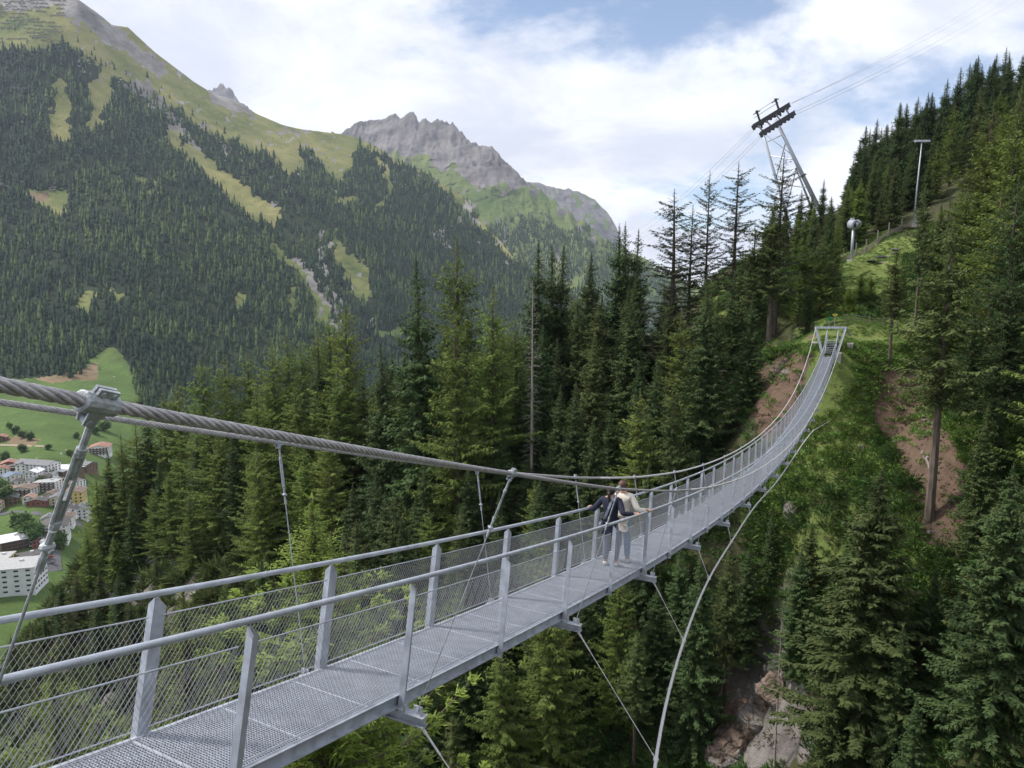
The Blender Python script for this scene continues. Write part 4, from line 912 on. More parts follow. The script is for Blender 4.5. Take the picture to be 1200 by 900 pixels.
# ------------------------------------------------------------------ ground cover (uncountable): herbs and low shrubs on the slopes
def clump(seed, n, h, w_, spread, flat=.5):
    rng = np.random.default_rng(seed); T = Tri(); a = rng.random(n)*6.28; rr = np.sqrt(rng.random(n))*spread
    o = np.stack([np.cos(a)*rr, np.sin(a)*rr, rng.random(n)*h*.45-.05], 1); D = np.stack([np.cos(a)*flat, np.sin(a)*flat, np.ones(n)], 1)+rng.normal(size=(n,3))*.45
    D /= np.linalg.norm(D, axis=1)[:,None]; T.quads(sprays(rng, o, D, h*rng.uniform(.4,.9,n), w_*rng.uniform(.6,1.4,n), .25)); return T.mesh('clump')
def scatter(name, protos, material, P, S, seed):
    """one object: points on the ground carrying instanced clumps"""
    rng = np.random.default_rng(seed); n_ = len(P)
    col = bpy.data.collections.new(name+'_kinds')
    for k, me_ in enumerate(protos):
        me_.materials.clear(); me_.materials.append(material); col.objects.link(bpy.data.objects.new(name+'_clump', me_))
    me = bpy.data.meshes.new(name); me.vertices.add(n_); me.vertices.foreach_set('co', np.asarray(P, np.float32).ravel())
    a = me.attributes.new('size', 'FLOAT', 'POINT'); a.data.foreach_set('value', np.asarray(S, np.float32))
    a = me.attributes.new('turn', 'FLOAT_VECTOR', 'POINT'); rr = np.zeros((n_,3), np.float32); rr[:,2] = rng.random(n_)*6.28; rr[:,:2] = rng.normal(size=(n_,2))*.12; a.data.foreach_set('vector', rr.ravel())
    o = put(name, me, None); g = bpy.data.node_groups.new(name, 'GeometryNodeTree')
    g.interface.new_socket('Geometry', in_out='INPUT', socket_type='NodeSocketGeometry'); g.interface.new_socket('Geometry', in_out='OUTPUT', socket_type='NodeSocketGeometry')
    gi = g.nodes.new('NodeGroupInput'); go = g.nodes.new('NodeGroupOutput'); ip = g.nodes.new('GeometryNodeInstanceOnPoints'); ci = g.nodes.new('GeometryNodeCollectionInfo')
    ci.inputs[0].default_value = col; ci.inputs[1].default_value = True; ci.inputs[2].default_value = True; ip.inputs['Pick Instance'].default_value = True
    na = g.nodes.new('GeometryNodeInputNamedAttribute'); na.data_type = 'FLOAT'; na.inputs[0].default_value = 'size'
    nb = g.nodes.new('GeometryNodeInputNamedAttribute'); nb.data_type = 'FLOAT_VECTOR'; nb.inputs[0].default_value = 'turn'
    l = g.links; l.new(gi.outputs[0], ip.inputs['Points']); l.new(ci.outputs[0], ip.inputs['Instance']); l.new(na.outputs[0], ip.inputs['Scale'])
    er = g.nodes.new('FunctionNodeEulerToRotation'); l.new(nb.outputs[0], er.inputs[0]); l.new(er.outputs[0], ip.inputs['Rotation']); l.new(ip.outputs[0], go.inputs[0])
    md = o.modifiers.new('cover', 'NODES'); md.node_group = g
    return tag(o, kind='stuff')
def points(n, box, seed, test):
    rng = np.random.default_rng(seed); x = rng.uniform(box[0], box[1], n); y = rng.uniform(box[2], box[3], n); z = tz(x, y)
    px, py = proj(x, y, z); k = test(x, y, px, py, rng); return np.stack([x, y, z], 1)[k], rng
inview = lambda px, py: (px > -60) & (px < 1260) & (py > -20) & (py < 960)
pm = lambda px, py, poly: poly_mask(px, py, poly)
EARTH = [[(1035,435),(1090,430),(1110,500),(1135,560),(1130,640),(1085,640),(1070,560),(1020,490)], [(885,430),(940,405),(945,430),(925,500),(890,520)]]
GULLY = [(835,905),(838,820),(862,745),(905,750),(935,830),(950,905)]
TERR = [(905,372),(1110,372),(1110,401),(1045,404),(990,402),(905,408)]
def t_herb(x, y, px, py, rng):
    k = inview(px, py) & (x > 0) & (pm(px, py, [(860,300),(1200,230),(1260,500),(1200,720),(1000,760),(900,760),(870,600),(900,480),(860,420)]))
    for e in EARTH: k &= ~(pm(px, py, e) & (rng.random(len(px)) < .88))
    k &= ~(pm(px, py, [(965,300),(1000,292),(1070,268),(1200,268),(1200,340),(975,350)]) & (rng.random(len(px)) < .8))
    k &= ~(pm(px, py, TERR) & (rng.random(len(px)) < .35))
    return k & (fbm(x/4, y/4, 3, 401) > .30) & (np.hypot(x-34, y-75) > 2.5)
P, rng = points(170000, (0, 110, 45, 150), 5, t_herb)
S = rng.uniform(.5, 1.3, len(P))*(.5+.9*fbm(P[:,0]/6, P[:,1]/6, 3, 77)); S[P[:,1] > 100] *= .5
S[pm(*proj(P[:,0], P[:,1], P[:,2]), TERR)] *= .42
scatter('slope_herbs', [clump(900+k, 46, .50, .12, .5) for k in range(5)], M['herb'], P, S, 1)
print('herbs', len(P))
def t_bush(x, y, px, py, rng):
    k = inview(px, py) & (y > 18) & (fbm(x/8, y/8, 3, 411) > .36)
    for e in EARTH+[GULLY, TERR, [(940,402),(1060,402),(1050,470),(1000,520),(960,500)]]: k &= ~pm(px, py, e)
    k &= ~pm(px, py, [(970,295),(1060,285),(1060,345),(985,345)])
    return k & (np.hypot(x-34, y-75) > 5) & (py > 300)
P, rng = points(42000, (-150, 120, 18, 200), 6, t_bush)
scatter('undergrowth', [clump(930+k, 90, 1.2, .15, .8, .9) for k in range(5)], M['bush'], P, rng.uniform(.4, 1.15, len(P)), 2)
M['duff'] = leafmat('dry_undergrowth', (.060,.052,.028), (.11,.090,.045), .2)
P, rng = points(30000, (-150, 120, 18, 200), 7, lambda x, y, px, py, rng: inview(px, py) & (y > 18) & (py > 330) & ~pm(px, py, [(960,285),(1060,285),(1060,350),(975,350)]) & ~pm(px, py, TERR))
scatter('dry_undergrowth', [clump(960+k, 30, .7, .14, .7, 1.4) for k in range(4)], M['duff'], P, rng.uniform(.4, 1.2, len(P)), 3)
P, rng = points(8000, (0, 75, 22, 78), 17, lambda x, y, px, py, rng: inview(px, py) & (py > 560) & ~pm(px, py, EARTH[0]) & ~pm(px, py, GULLY))
scatter('gorge_shrubs', [clump(940+k, 90, 1.1, .14, .8, .9) for k in range(4)], M['bush'], P, rng.uniform(.4, 1.1, len(P)), 22)
# low juniper and larch scrub on the rocky spur
P, rng = points(5200, (-150, -20, 60, 175), 8, lambda x, y, px, py, rng: inview(px, py) & (px < 440) & (py > 500) & (fbm(x/9, y/9, 3, 421) > .38))
scatter('spur_scrub', [clump(990+k, 150, 2.6, .26, 1.1, .5) for k in range(4)], M['spruce_olive'], P, rng.uniform(.4, 1.5, len(P)), 4)
# ------------------------------------------------------------------ rocks
def rock_mesh(seed, r, sc=(1,1,1), sub=4, cut=.5):
    bm = bmesh.new(); bmesh.ops.create_icosphere(bm, subdivisions=sub, radius=1); rng = np.random.default_rng(seed)
    K_ = 26 if sub > 3 else 14; N = rng.normal(size=(K_,3)); N /= np.linalg.norm(N, axis=1)[:,None]; Dp = rng.uniform(cut, .85, K_)
    for v in bm.verts:
        p = np.array(v.co)
        for n_, d_ in zip(N, Dp):
            q = p@n_
            if q > d_: p = p-n_*(q-d_)*.92
        v.co = p
    co = np.array([v.co[:] for v in bm.verts]); f1 = fbm(co[:,0]*2.3+seed, co[:,1]*2.3+co[:,2]*1.9, 4, seed)-.5; f2 = fbm(co[:,0]*2, co[:,2]*5+co[:,1], 3, seed+3, True)-.5
    co = co*(1+f1[:,None]*.28+f2[:,None]*.22)*np.array(sc)*r
    for v, c_ in zip(bm.verts, co): v.co = c_
    me = bpy.data.meshes.new('rock'); bm.to_mesh(me); bm.free(); return me
def rock(name, px, py, d, r, seed, label, cat='rock', sc=(1,1,1), m='rock', group=None, sink=.3):
    q = W(px, py, d); z = float(tz(q[0], q[1])); o = put(name, rock_mesh(seed, r, sc), M[m]); o.location = (q[0], q[1], z+r*sc[2]*(1-sink*2)*.5)
    o.rotation_euler = (0, 0, seed*1.7); tag(o, label, cat, group); return o
rock('boulder', 930, 552, 71, 1.15, 3, 'rounded pale grey boulder in the herbs beside the guy cable', 'boulder', (1,.9,1.25))
rock('boulder', 926, 655, 66, 1.0, 4, 'pinkish flat-faced boulder on the green slope above the gully', 'boulder', (1.1,.8,1.1), 'rock_red')
rock('boulder', 1012, 495, 69, .45, 5, 'small white square stone lying on the herb slope', 'boulder', (1.1,.8,.9))
rock('boulder', 917, 490, 80, .7, 6, 'pale block of stone just left of the upper bridge deck', 'boulder')
rock('boulder', 847, 385, 105, 2.1, 8, 'grey boulder between the spruces left of the bridge end', 'boulder', (1.4,1,.8))
GR = 'rock faces of the gully below the bridge'
for k, (px, py, d, r, sc) in enumerate([(878,770,67.5,2.0,(1,1,1.4)),(900,785,67,2.2,(1,.9,1.5)),(860,800,66,3.2,(1.2,1,1.3)),(875,850,63,3.2,(1.1,1,1.4)),(912,835,64,3.0,(1,1,1.5)),(845,895,62,2.8,(1.2,1,1.2)),(905,895,61,3.4,(1.2,1,1.2)),(895,830,65,3.4,(1,.9,1.6)),(850,860,64,2.6,(1.1,1,1.2)),(930,850,64,2.6,(1,1,1.4)),(880,885,62,3.2,(1.3,1,1.2)),(915,800,66,2.2,(.8,.9,1.6)),(840,830,67,2.0,(1,1,1)),(925,880,62,2.4,(1,1,1.5)),(860,885,62,2.6,(1.2,1,1.4))]):
    rock('rock_outcrop', px, py, d, r*.55, 30+k, 'jagged grey and rust-brown rock face in the gully under the guy cable', 'rock', sc, 'rock' if k % 3 == 1 else 'rock_red', GR, .2)
rg = np.random.default_rng(12)
for k in range(44):
    px, py = rg.uniform(838, 945), rg.uniform(770, 905)
    if poly_mask(np.array([px]), np.array([py]), GULLY)[0]: rock('rock_outcrop', px, py, float(np.interp(py, [750,900], [67,60.5])), rg.uniform(.6,1.5), 500+k, 'jagged grey and rust-brown rock face in the gully under the guy cable', 'rock', (1.1,.9,1.2), 'rock_red' if k % 2 else 'rock', GR, .25)
GR = 'grey crags on the left spur'
for k, (px, py, d, r, sc) in enumerate([(150,690,130,3.2,(1.5,1,1)),(120,725,128,3.4,(1.2,1,1.2)),(180,665,130,2.6,(1.3,1,1)),(95,735,135,3.0,(1,1,1.3)),(205,715,118,2.4,(1,1,1.6)),(135,770,112,2.8,(1.3,1,1)),(190,660,125,2.2,(.8,.8,1.8)),(75,760,128,2.2,(1,1,1)),(140,640,148,2.0,(1.5,1,.8)),(245,640,128,1.8,(1,1,1.3))]):
    rock('crag', px, py, d, r*.8, 60+k, 'lichen-grey crag jutting from the scrub of the left spur', 'rock', sc, 'rock', GR, .3)
GR = 'small stones on the red earth'
rng = np.random.default_rng(5)
for k in range(34):
    px, py = rng.uniform(1025, 1130), rng.uniform(440, 650)
    if not poly_mask(np.array([px]), np.array([py]), EARTH[0])[0]: continue
    rock('stone', px, py, float(np.interp(py, [430,500,620], [76,68,57])), rng.uniform(.12,.34), 200+k, 'small pale stone lying on the bare red-brown earth', 'stone', (1.2,1,.7), 'rock', GR, .3)
# dead wood
def log(name, a, b, r, label, cat='log', branches=0, seed=0, group=None):
    qa, qb = W(*a), W(*b); za, zb = float(tz(qa[0], qa[1])), float(tz(qb[0], qb[1])); rng = np.random.default_rng(seed)
    A = np.array([0,0,0.]); Bv = np.array([qb[0]-qa[0], qb[1]-qa[1], zb-za]); L = np.linalg.norm(Bv)
    t = np.linspace(0, 1, 8)[:,None]; pts = A+(Bv-A)*t+rng.normal(size=(8,3))*.03*L**.5; mb = MB().tube(pts, [r*(1-.6*q) for q in np.linspace(0,1,8)], 7)
    for k in range(branches):
        i = rng.integers(1, 7); e = pts[i]+rng.normal(size=3)*[.6,.6,.5]*L*.22+[0,0,.2]; mb.tube([pts[i], (pts[i]+e)/2+rng.normal(size=3)*.05, e], [r*.4, r*.25, r*.1], 4)
    o = mb.build(name, M['bark_dead']); o.location = (qa[0], qa[1], za+r*.8); return tag(o, label, cat, group)
log('fallen_log', (1167,655,50.5), (1186,690,48), .20, 'grey fallen log lying downhill at the right edge of the gorge')
log('fallen_log', (1085,556,62), (1092,582,60), .13, 'white forked piece of deadwood on the earth below the long bare trunk', branches=4, seed=2)
log('fallen_log', (1079,545,63), (1082,566,62), .11, 'short bleached branch beside the white forked deadwood', branches=2, seed=3)
log('fallen_log', (1104,520,64), (1108,560,62), .10, 'thin bleached stick leaning on the upper earth patch', branches=1, seed=4)
log('root_tangle', (890,420,84), (925,405,84), .16, 'bleached tangle of roots and branches on the bank left of the portal', 'roots', 26, 5)
log('root_tangle', (905,440,83), (922,425,83), .14, 'lower tangle of pale broken roots above the red bank', 'roots', 20, 6)
log('root_tangle', (1063,590,59), (1075,602,58.5), .12, 'pale spiky root plate at the foot of the earth patch', 'roots', 22, 7)
# ------------------------------------------------------------------ lift tower, mast, snow gun, fences, signs
def local(name, mb, m, parent, smooth=False):
    me = mb.mesh(name); me.transform(Matrix.Translation(-Vector(parent.location))); return put(name, me, m, parent, smooth)
D0 = 214; base = W(960, 262, D0); tw = empty('lift_tower', (base[0], base[1], float(tz(base[0], base[1]))), 0, 'tall leaning cable car tower of two steel legs with twin dark crossarms above the trees', 'lift tower')
a0, a1 = W(968, 262, D0), W(909, 140, D0-4); b0, b1 = W(935, 300, D0+8), W(893, 152, D0+6)
def lerp(a, b, t): return a+(b-a)*t
legs = []
for p, q, w_ in ((a0, a1, .55), (W(958, 262, D0+7), lerp(a0, a1, .55)+[0,2,0], .30), (b0, b1, .42), (W(922, 285, D0-3), lerp(b0, b1, .6), .28)):
    mb = MB(); q2 = q+(q-p)/np.linalg.norm(q-p)*.1; mb.tube([p-(q-p)*.05, lerp(p,q2,.5), q2], [w_*1.35, w_*1.1, w_*.8], 10); local('leg', mb, M['galv'], tw, True)
for t0, t1 in ((.62,.80),(.80,.62),(.35,.58),(.58,.35)):
    mb = MB().tube([lerp(a0,a1,t0), lerp(b0,b1,t1)], .16, 6); local('brace', mb, M['galv'], tw)
for t0, t1 in ((.86,.90),(.55,.55),(.66,.98)): local('brace', MB().tube([lerp(a0,a1,t0), lerp(b0,b1,t1)], .13, 6), M['galv'], tw)
for (p, q) in ((W(941,249,D0-6), W(958,256,D0)),(W(941,249,D0-6), W(962,242,D0)),(W(946,256,D0-2), W(964,250,D0)),(W(938,247,D0-6), W(960,268,D0-2))): local('foot_strut', MB().tube([p, q], .18, 6), M['galv'], tw)
arms = [(W(882,149.5,D0), W(925,123.5,D0)), (W(891,158,D0-6), W(931,133,D0-6))]
for p, q in arms:
    mb = MB(); mb.bar(p, q, 1.3, 1.15); mb.bar(p+[0,0,.75], q+[0,0,.75], .5, .3)
    for t in np.linspace(.05,.95,9): c = lerp(p,q,t); mb.box(c-[0,0,.75], (.5,.9,.45))
    local('crossarm', mb, M['dark_steel'], tw)
for t in (.12,.35,.62,.88): local('tie_beam', MB().tube([lerp(*arms[0],t), lerp(*arms[1],t)], .22, 6), M['dark_steel'], tw)
for p, q in ((W(893,150,D0), W(887,131,D0)), (W(915,136,D0), W(909,117,D0))):
    mb = MB().bar(p, q, .45, .45, (1,0,0)); mb.bar(q+[-1.1,0,-.9], q+[1.0,0,.3], .2, .2); mb.box(q, (.7,.5,.7)); local('mast_head', mb, M['dark_steel'], tw)
local('walkway', MB().bar(W(884,138,D0-2), W(912,120,D0-2), .5, .12).tube([W(884,133,D0-2), W(912,115,D0-2)], .06, 5), M['dark_steel'], tw)
# carrying ropes over the tower
def ropeline(a, b, sag, r, label):
    mid = (a+b)/2-[0,0,sag]; t = np.linspace(0,1,40)[:,None]; pts = a*(1-t)**2+2*(mid-[0,0,sag])*t*(1-t)+b*t**2
    o = MB().tube(pts, r, 5).build('track_rope', M['strand_light']); return tag(o, label, 'cable', 'lift ropes over the tower')
for k, (pa, pb, dd) in enumerate(((925,122.5,0),(928,120.5,0),(931,131.5,-6),(933.5,134,-6))):
    up = W(1162+8*(k%2)+(28 if k > 1 else 0), -6+3*(k%2), 420); c = W(pa, pb, D0+dd)
    ropeline(c, up, 2, .055, 'thin lift rope rising from the tower crossarm to the upper right sky')
for k, (pa, pb, dd) in enumerate(((882,150,0),(884,152,0),(891,158.5,-6),(893,160,-6))):
    dn = W(728+7*k, 282+2*k, 430); c = W(pa, pb, D0+dd)
    ropeline(c, dn, 3, .05, 'faint lift rope descending from the tower to the valley on the left')
# floodlight mast
q = W(1070, 268, 150); z0 = float(tz(q[0], q[1])); top = W(1071, 165, 150)[2]; H_ = top-z0
ms = empty('floodlight_mast', (q[0], q[1], z0), 0, 'tall slim grey mast with a bar of floodlights beside the upper meadow', 'floodlight')
mb = MB().tube([(0,0,0),(.2,0,H_*.5),(.5,0,H_)], [.20,.15,.09], 8); put('pole', mb.mesh('pole'), M['galv'], ms, True)
mb = MB().box((.45,0,H_), (3.2,.14,.14)); put('crossbar', mb.mesh('crossbar'), M['galv'], ms)
for x in (-.85,-.15,.5,1.15,1.75): put('floodlight', MB().box((x,-.25,H_-.1), (.5,.34,.42)).box((x,-.44,H_-.12), (.42,.03,.34)).mesh('floodlight'), M['galv_rail'], ms)
put('control_box', MB().box((0,-.35,.75), (.95,.6,1.3)).mesh('control_box'), M['concrete'], ms)
# snow gun on its pole
q = W(998, 299, 134); z0 = float(tz(q[0], q[1])); H_ = W(998, 263, 134)[2]-z0
sg_ = empty('snow_gun', (q[0], q[1], z0), 0, 'grey snow gun drum on a thick pole at the left edge of the meadow', 'snow gun')
put('pole', MB().tube([(0,0,.3),(0,0,H_-.6)], [.27,.22], 12).mesh('pole'), M['galv'], sg_, True)
put('footing', MB().tube([(0,0,-.6),(0,0,.35)], .75, 12).mesh('footing'), M['concrete'], sg_)
put('drum', MB().tube([(-.15,.75,.1+H_),(-.12,.7,.1+H_),(.1,-.55,H_-.05),(.16,-.8,H_-.1),(.12,-.78,H_-.1)], [.6,.88,.80,.92,.5], 18).mesh('drum'), M['galv'], sg_, True)
put('nozzle_ring', MB().tube([(.17,-.82,H_-.1),(.2,-1.0,H_-.13)], [.62,.55], 16).mesh('nozzle_ring'), M['dark_steel'], sg_)
put('motor', MB().box((-.2,.2,H_+1.0), (.5,.6,.4)).mesh('motor'), M['galv_rail'], sg_)
# fence of grey posts along the upper meadow
FP = [(988.5,300,137),(1003,297,139),(1015,293,141),(1028,288,143),(1041,281,146),(1056,274,150),(1073,267,156),(1087,262,160)]
for k, (px, py, d) in enumerate(FP):
    q = W(px, py, d); z0 = float(tz(q[0], q[1])); o = MB().tube([(0,0,-.3),(0,0,2.7)], .12, 7).build('fence_post', M['wood']); o.location = (q[0], q[1], z0)
    tag(o, 'weathered grey fence post along the upper edge of the meadow', 'fence post', 'grey fence posts above the meadow')
mb = MB(); P3 = []
for px, py, d in FP: q = W(px, py, d); P3.append(np.array([q[0], q[1], float(tz(q[0], q[1]))]))
for a, b in zip(P3[:-1], P3[1:]):
    for hh in np.arange(.15, 1.25, .1): mb.bar(a+[0,-.15,hh], b+[0,-.15,hh], .02, .045)
    n_ = 14
    for t in np.linspace(0,1,n_): c = lerp(a,b,t); mb.bar(c+[0,-.15,.05], c+[0,-.15,1.2], .025, .025, (1,0,0))
tag(mb.build('mesh_fence', M['wood']), 'low grey netting fence running up behind the snow gun', 'fence')
# flat stone steps by the fence
for k, (px, py, d, sx, sy) in enumerate([(1022,298,131,2.6,1.6),(1035,293,133,2.8,1.5),(1047,288,135,2.2,1.2),(1052,283,138,2.4,1.3),(1032,297,130,1.5,1.2)]):
    rock('stone_slab', px, py, d, .8, 400+k, 'flat pale stone slab set in the meadow below the fence', 'stone slab', (sx*.75,sy*.8,.35), 'rock', 'stone slabs in the meadow', .5)
# rail fence on the terrace of the portal
def rail_fence(pts, label):
    root = empty('rail_fence', (*pts[0][:2], pts[0][2]), 0, label, 'fence')
    for p in pts: local('post', MB().tube([p-[0,0,.3], p+[0,0,1.15]], .07, 6), M['wood'], root)
    for hh in (.55, 1.0): local('rail', MB().tube([p+[0,-.06,hh] for p in pts], .05, 6), M['wood'], root)
def gp(px, d): 
    q = W(px, 390, d); return np.array([q[0], q[1], float(tz(q[0], q[1]))])
rail_fence([gp(988,91),gp(1002,91),gp(1018,91),gp(1034,91),gp(1050,91)], 'weathered wooden rail fence right of the bridge portal')
rail_fence([gp(928,92),gp(942,92),gp(954,91.5)], 'weathered wooden rail fence left of the bridge portal')
rail_fence([gp(1062,88),gp(1078,88),gp(1094,88)], 'short piece of wooden rail fence half hidden by a spruce trunk')
q = W(977, 398, 87.5); z0 = float(tz(q[0], q[1])); zt = z0+1.9
o = empty('hiking_sign', (q[0], q[1], z0), 0, 'yellow hiking sign on a grey pole just above the portal beam', 'sign')
put('pole', MB().tube([(0,0,-.2),(0,0,zt-z0+.1)], .035, 6).mesh('pole'), M['galv'], o)
put('sign_plate', MB().add([(-.38,0,zt-z0),(.38,0,zt-z0),(.22,0,zt-z0-.28),(-.22,0,zt-z0-.28),(-.38,.03,zt-z0),(.38,.03,zt-z0),(.22,.03,zt-z0-.28),(-.22,.03,zt-z0-.28)],[(0,1,2,3),(7,6,5,4),(0,4,5,1),(1,5,6,2),(2,6,7,3),(3,7,4,0)]).mesh('sign_plate'), M['paint_yellow'], o)
q = W(970.5, 398, 86.2); z0 = float(tz(q[0], q[1])); zt = z0+1.2
o = empty('notice_board', (q[0], q[1], z0), 0, 'small green notice board at the top of the bridge stair', 'sign')
put('pole', MB().tube([(0,0.04,-.2),(0,.04,zt-z0+.2)], .03, 6).mesh('pole'), M['galv'], o); put('sign_plate', MB().box((0,0,zt-z0), (.32,.04,.5)).mesh('sign_plate'), M['paint_green'], o)
# ------------------------------------------------------------------ the village on the valley floor
_qx, _qy = proj(XL[:420], YL[:420], ZL[:420])
def vground(px, py):
    k = np.argmin((_qx-px)**2+(_qy-py)**2); i, j = np.unravel_index(k, _qx.shape)
    c = np.array([XL[i,j], YL[i,j], ZL[i,j]]); return c
WALLC = dict(white=(.72,.71,.68), cream=(.62,.55,.40), yellow=(.62,.50,.20), brown=(.10,.065,.045), red=(.22,.085,.065), grey=(.42,.43,.45), palegrey=(.58,.59,.60), timber=(.16,.10,.06), orange=(.45,.24,.14))
ROOFC = dict(slate=(.15,.155,.165), dark=(.08,.07,.065), red=(.30,.15,.11), white=(.68,.69,.71), brown=(.17,.12,.09), blue=(.13,.17,.24), orange=(.33,.21,.15), flat=(.38,.38,.37))
for k, c in WALLC.items(): M['wall_'+k] = mat('wall_'+k, c, .9, 0, .08, .3)
for k, c in ROOFC.items(): M['roof_'+k] = mat('roof_'+k, c, .7, 0, .15, .6)
M['window'] = mat('window_glass', (.035,.04,.05), .15, 0)
WIN = MB().box((0,0,0), (1.3,.14,1.5)).mesh('window'); WIN.materials.append(M['window'])
WWIDE = MB().box((0,0,0), (2.6,.14,1.2)).mesh('window'); WWIDE.materials.append(M['window'])
def house(name, cat, px, py, w_, l_, h_, rz, wall, roof, label, kind='gable', rh=2.6, floors=3, balc=None, wide=False, eave=.9, cols=None):
    if name != 'office_block': w_, l_, h_, rh = w_*.84, l_*.84, h_*.84, rh*.84
    c = vground(px, py); o = empty(name, (c[0], c[1], c[2]-1.0), rz, label, cat); H_ = h_+1.0
    mb = MB(); x, y = w_/2, l_/2
    if kind == 'gable':                      # ridge along y, gable faces -y
        mb.add([(-x,-y,-6),(x,-y,-6),(x,y,-6),(-x,y,-6),(-x,-y,H_),(x,-y,H_),(x,y,H_),(-x,y,H_),(0,-y,H_+rh),(0,y,H_+rh)], [(0,3,2,1),(0,1,5,8,4),(2,3,7,9,6),(1,2,6,5),(3,0,4,7)])
        put('wall', mb.mesh('wall'), M['wall_'+wall], o)
        rb = MB(); sl = rh/x; e = eave; t_ = .28
        for sg in (-1, 1):
            a = (0, -y-e, H_+rh+.05); b = (0, y+e, H_+rh+.05); cc = (sg*(x+e), y+e, H_-e*sl+.05); d = (sg*(x+e), -y-e, H_-e*sl+.05); up = np.array([0,0,t_])
            v = [np.array(q) for q in (a,b,cc,d)]; rb.add(v+[q+up for q in v], [(0,1,2,3),(7,6,5,4),(0,4,5,1),(1,5,6,2),(2,6,7,3),(3,7,4,0)])
        ro = put('roof', rb.mesh('roof'), M['roof_'+roof], o)
        put('chimney', MB().box((x*.35, y*.2, H_+rh*.9), (.9,.9,2.2)).mesh('chimney'), M['wall_palegrey'], ro)
    else:
        put('wall', mb.box((0,0,(H_-6)/2), (w_,l_,H_+6)).mesh('wall'), M['wall_'+wall], o)
        rb = MB().box((0,0,H_+.15), (w_+.8,l_+.8,.35)); ro = put('roof', rb.mesh('roof'), M['roof_'+roof], o)
        put('vent', MB().box((x*.3,y*.3,H_+.9), (2.2,1.8,1.2)).mesh('vent'), M['wall_palegrey'], ro)
    fh = h_/floors; nc = cols or max(2, int(w_/3.2)); nl = max(2, int(l_/4.0)); wn = 0
    for f_ in range(floors):
        z = 1.0 + fh*(f_+.55)
        for k in range(nc):
            q = bpy.data.objects.new('window', WWIDE if wide else WIN); C.objects.link(q); q.parent = o; q.location = (-x+w_*(k+.5)/nc, -y-.03, z)
        for sg in (-1, 1):
            for k in range(nl):
                q = bpy.data.objects.new('window', WWIDE if wide else WIN); C.objects.link(q); q.parent = o; q.location = (sg*(x+.03), -y+l_*(k+.5)/nl, z); q.rotation_euler = (0,0,math.pi/2)
        if balc and f_ > 0:
            b = MB().box((0,-y-.75,z-.85), (w_*.92,1.4,.15)).box((0,-y-1.42,z-.35), (w_*.92,.08,.95)); put('balcony', b.mesh('balcony'), M['wall_'+balc], o)
    return o
house('hotel', 'hotel', 118, 531, 24, 26, 11, .35, 'white', 'red', 'large white hotel with a red-brown roof and dark balconies at the meadow edge', rh=3.4, floors=4, balc='brown')
house('hotel', 'hotel', 46, 550, 18, 46, 9, 1.35, 'white', 'slate', 'long building with a dark grey roof along the upper edge of the village', rh=3.5)
house('timber_hall', 'hall', 78, 557, 26, 26, 8, 1.15, 'timber', 'white', 'dark timber hall with a bright white roof', rh=2.6, floors=2)
house('house', 'house', 101, 552, 16, 24, 9, 1.2, 'timber', 'slate', 'timber-gabled house with a pale slate roof beside the dark hall')
house('house', 'house', 12, 550, 15, 16, 9, .5, 'red', 'red', 'brick-red house at the upper left of the village', balc='white')
house('house', 'house', 28, 554, 10, 13, 10, .3, 'white', 'dark', 'narrow white house with a dark gable under the long grey roof')
house('chalet', 'house', 42, 561, 13, 15, 9, .1, 'white', 'white', 'plain white house with a pale roof in the middle of the village')
house('chalet', 'house', 16, 563, 17, 15, 7, .9, 'white', 'blue', 'white house whose roof carries blue solar panels')
house('chalet', 'house', 8, 583, 18, 18, 9, .5, 'white', 'orange', 'white house with a faded orange roof at the left edge')
house('chalet', 'house', 29, 579, 22, 16, 8, .1, 'white', 'brown', 'wide white chalet with flower-box balconies in the village centre', balc='timber')
house('apartment_house', 'apartment', 57, 576, 22, 14, 11, .12, 'white', 'flat', 'white apartment house with dark balcony bands', kind='flat', floors=4, balc='brown')
house('barn', 'barn', 46, 592, 18, 13, 5, .25, 'red', 'dark', 'small dark red barn with a brown roof above the green field', floors=1, rh=2.2)
house('house', 'house', 68, 592, 18, 16, 9, .3, 'cream', 'slate', 'cream house with a grey roof right of the dark red barn')
house('house', 'house', 86, 588, 22, 20, 11, .35, 'yellow', 'brown', 'yellow house with a brown roof near the wooded spur', rh=3)
house('house', 'house', 96, 606, 13, 16, 10, .3, 'palegrey', 'slate', 'pale grey house with a steep slate roof half hidden by the spur trees', rh=4)
house('hotel', 'hotel', 64, 627, 22, 24, 12, .45, 'white', 'dark', 'big white hotel with a dark roof and rows of balconies below the green field', rh=3.6, floors=4, balc='white')
house('shop_building', 'shop', 16, 641, 20, 24, 9, .75, 'brown', 'white', 'modern dark building with a white roof left of the green field', kind='flat', floors=3, wide=True)
house('shop_building', 'shop', 34, 655, 22, 14, 4, .75, 'palegrey', 'dark', 'low flat-roofed shop with a dark roof beside the parked cars', kind='flat', floors=1, wide=True)
house('office_block', 'office', 16, 690, 34, 22, 17, .25, 'palegrey', 'flat', 'large grey block with rows of wide dark windows at the lower left', kind='flat', floors=5, wide=True, cols=5)
house('office_block', 'office', 0, 664, 16, 14, 8, .25, 'yellow', 'flat', 'yellow flat-roofed building behind the large grey block', kind='flat', floors=2, wide=True)
house('house', 'house', 47, 640, 12, 11, 6, .6, 'red', 'dark', 'small dark red house between the white hotel and the car park', floors=2)
house('chalet', 'house', 2, 516, 14, 14, 6, .4, 'timber', 'red', 'lone red-roofed chalet on the meadow at the left edge')
house('house', 'house', -8, 600, 18, 16, 10, .3, 'cream', 'brown', 'cream house cut by the left edge of the view')
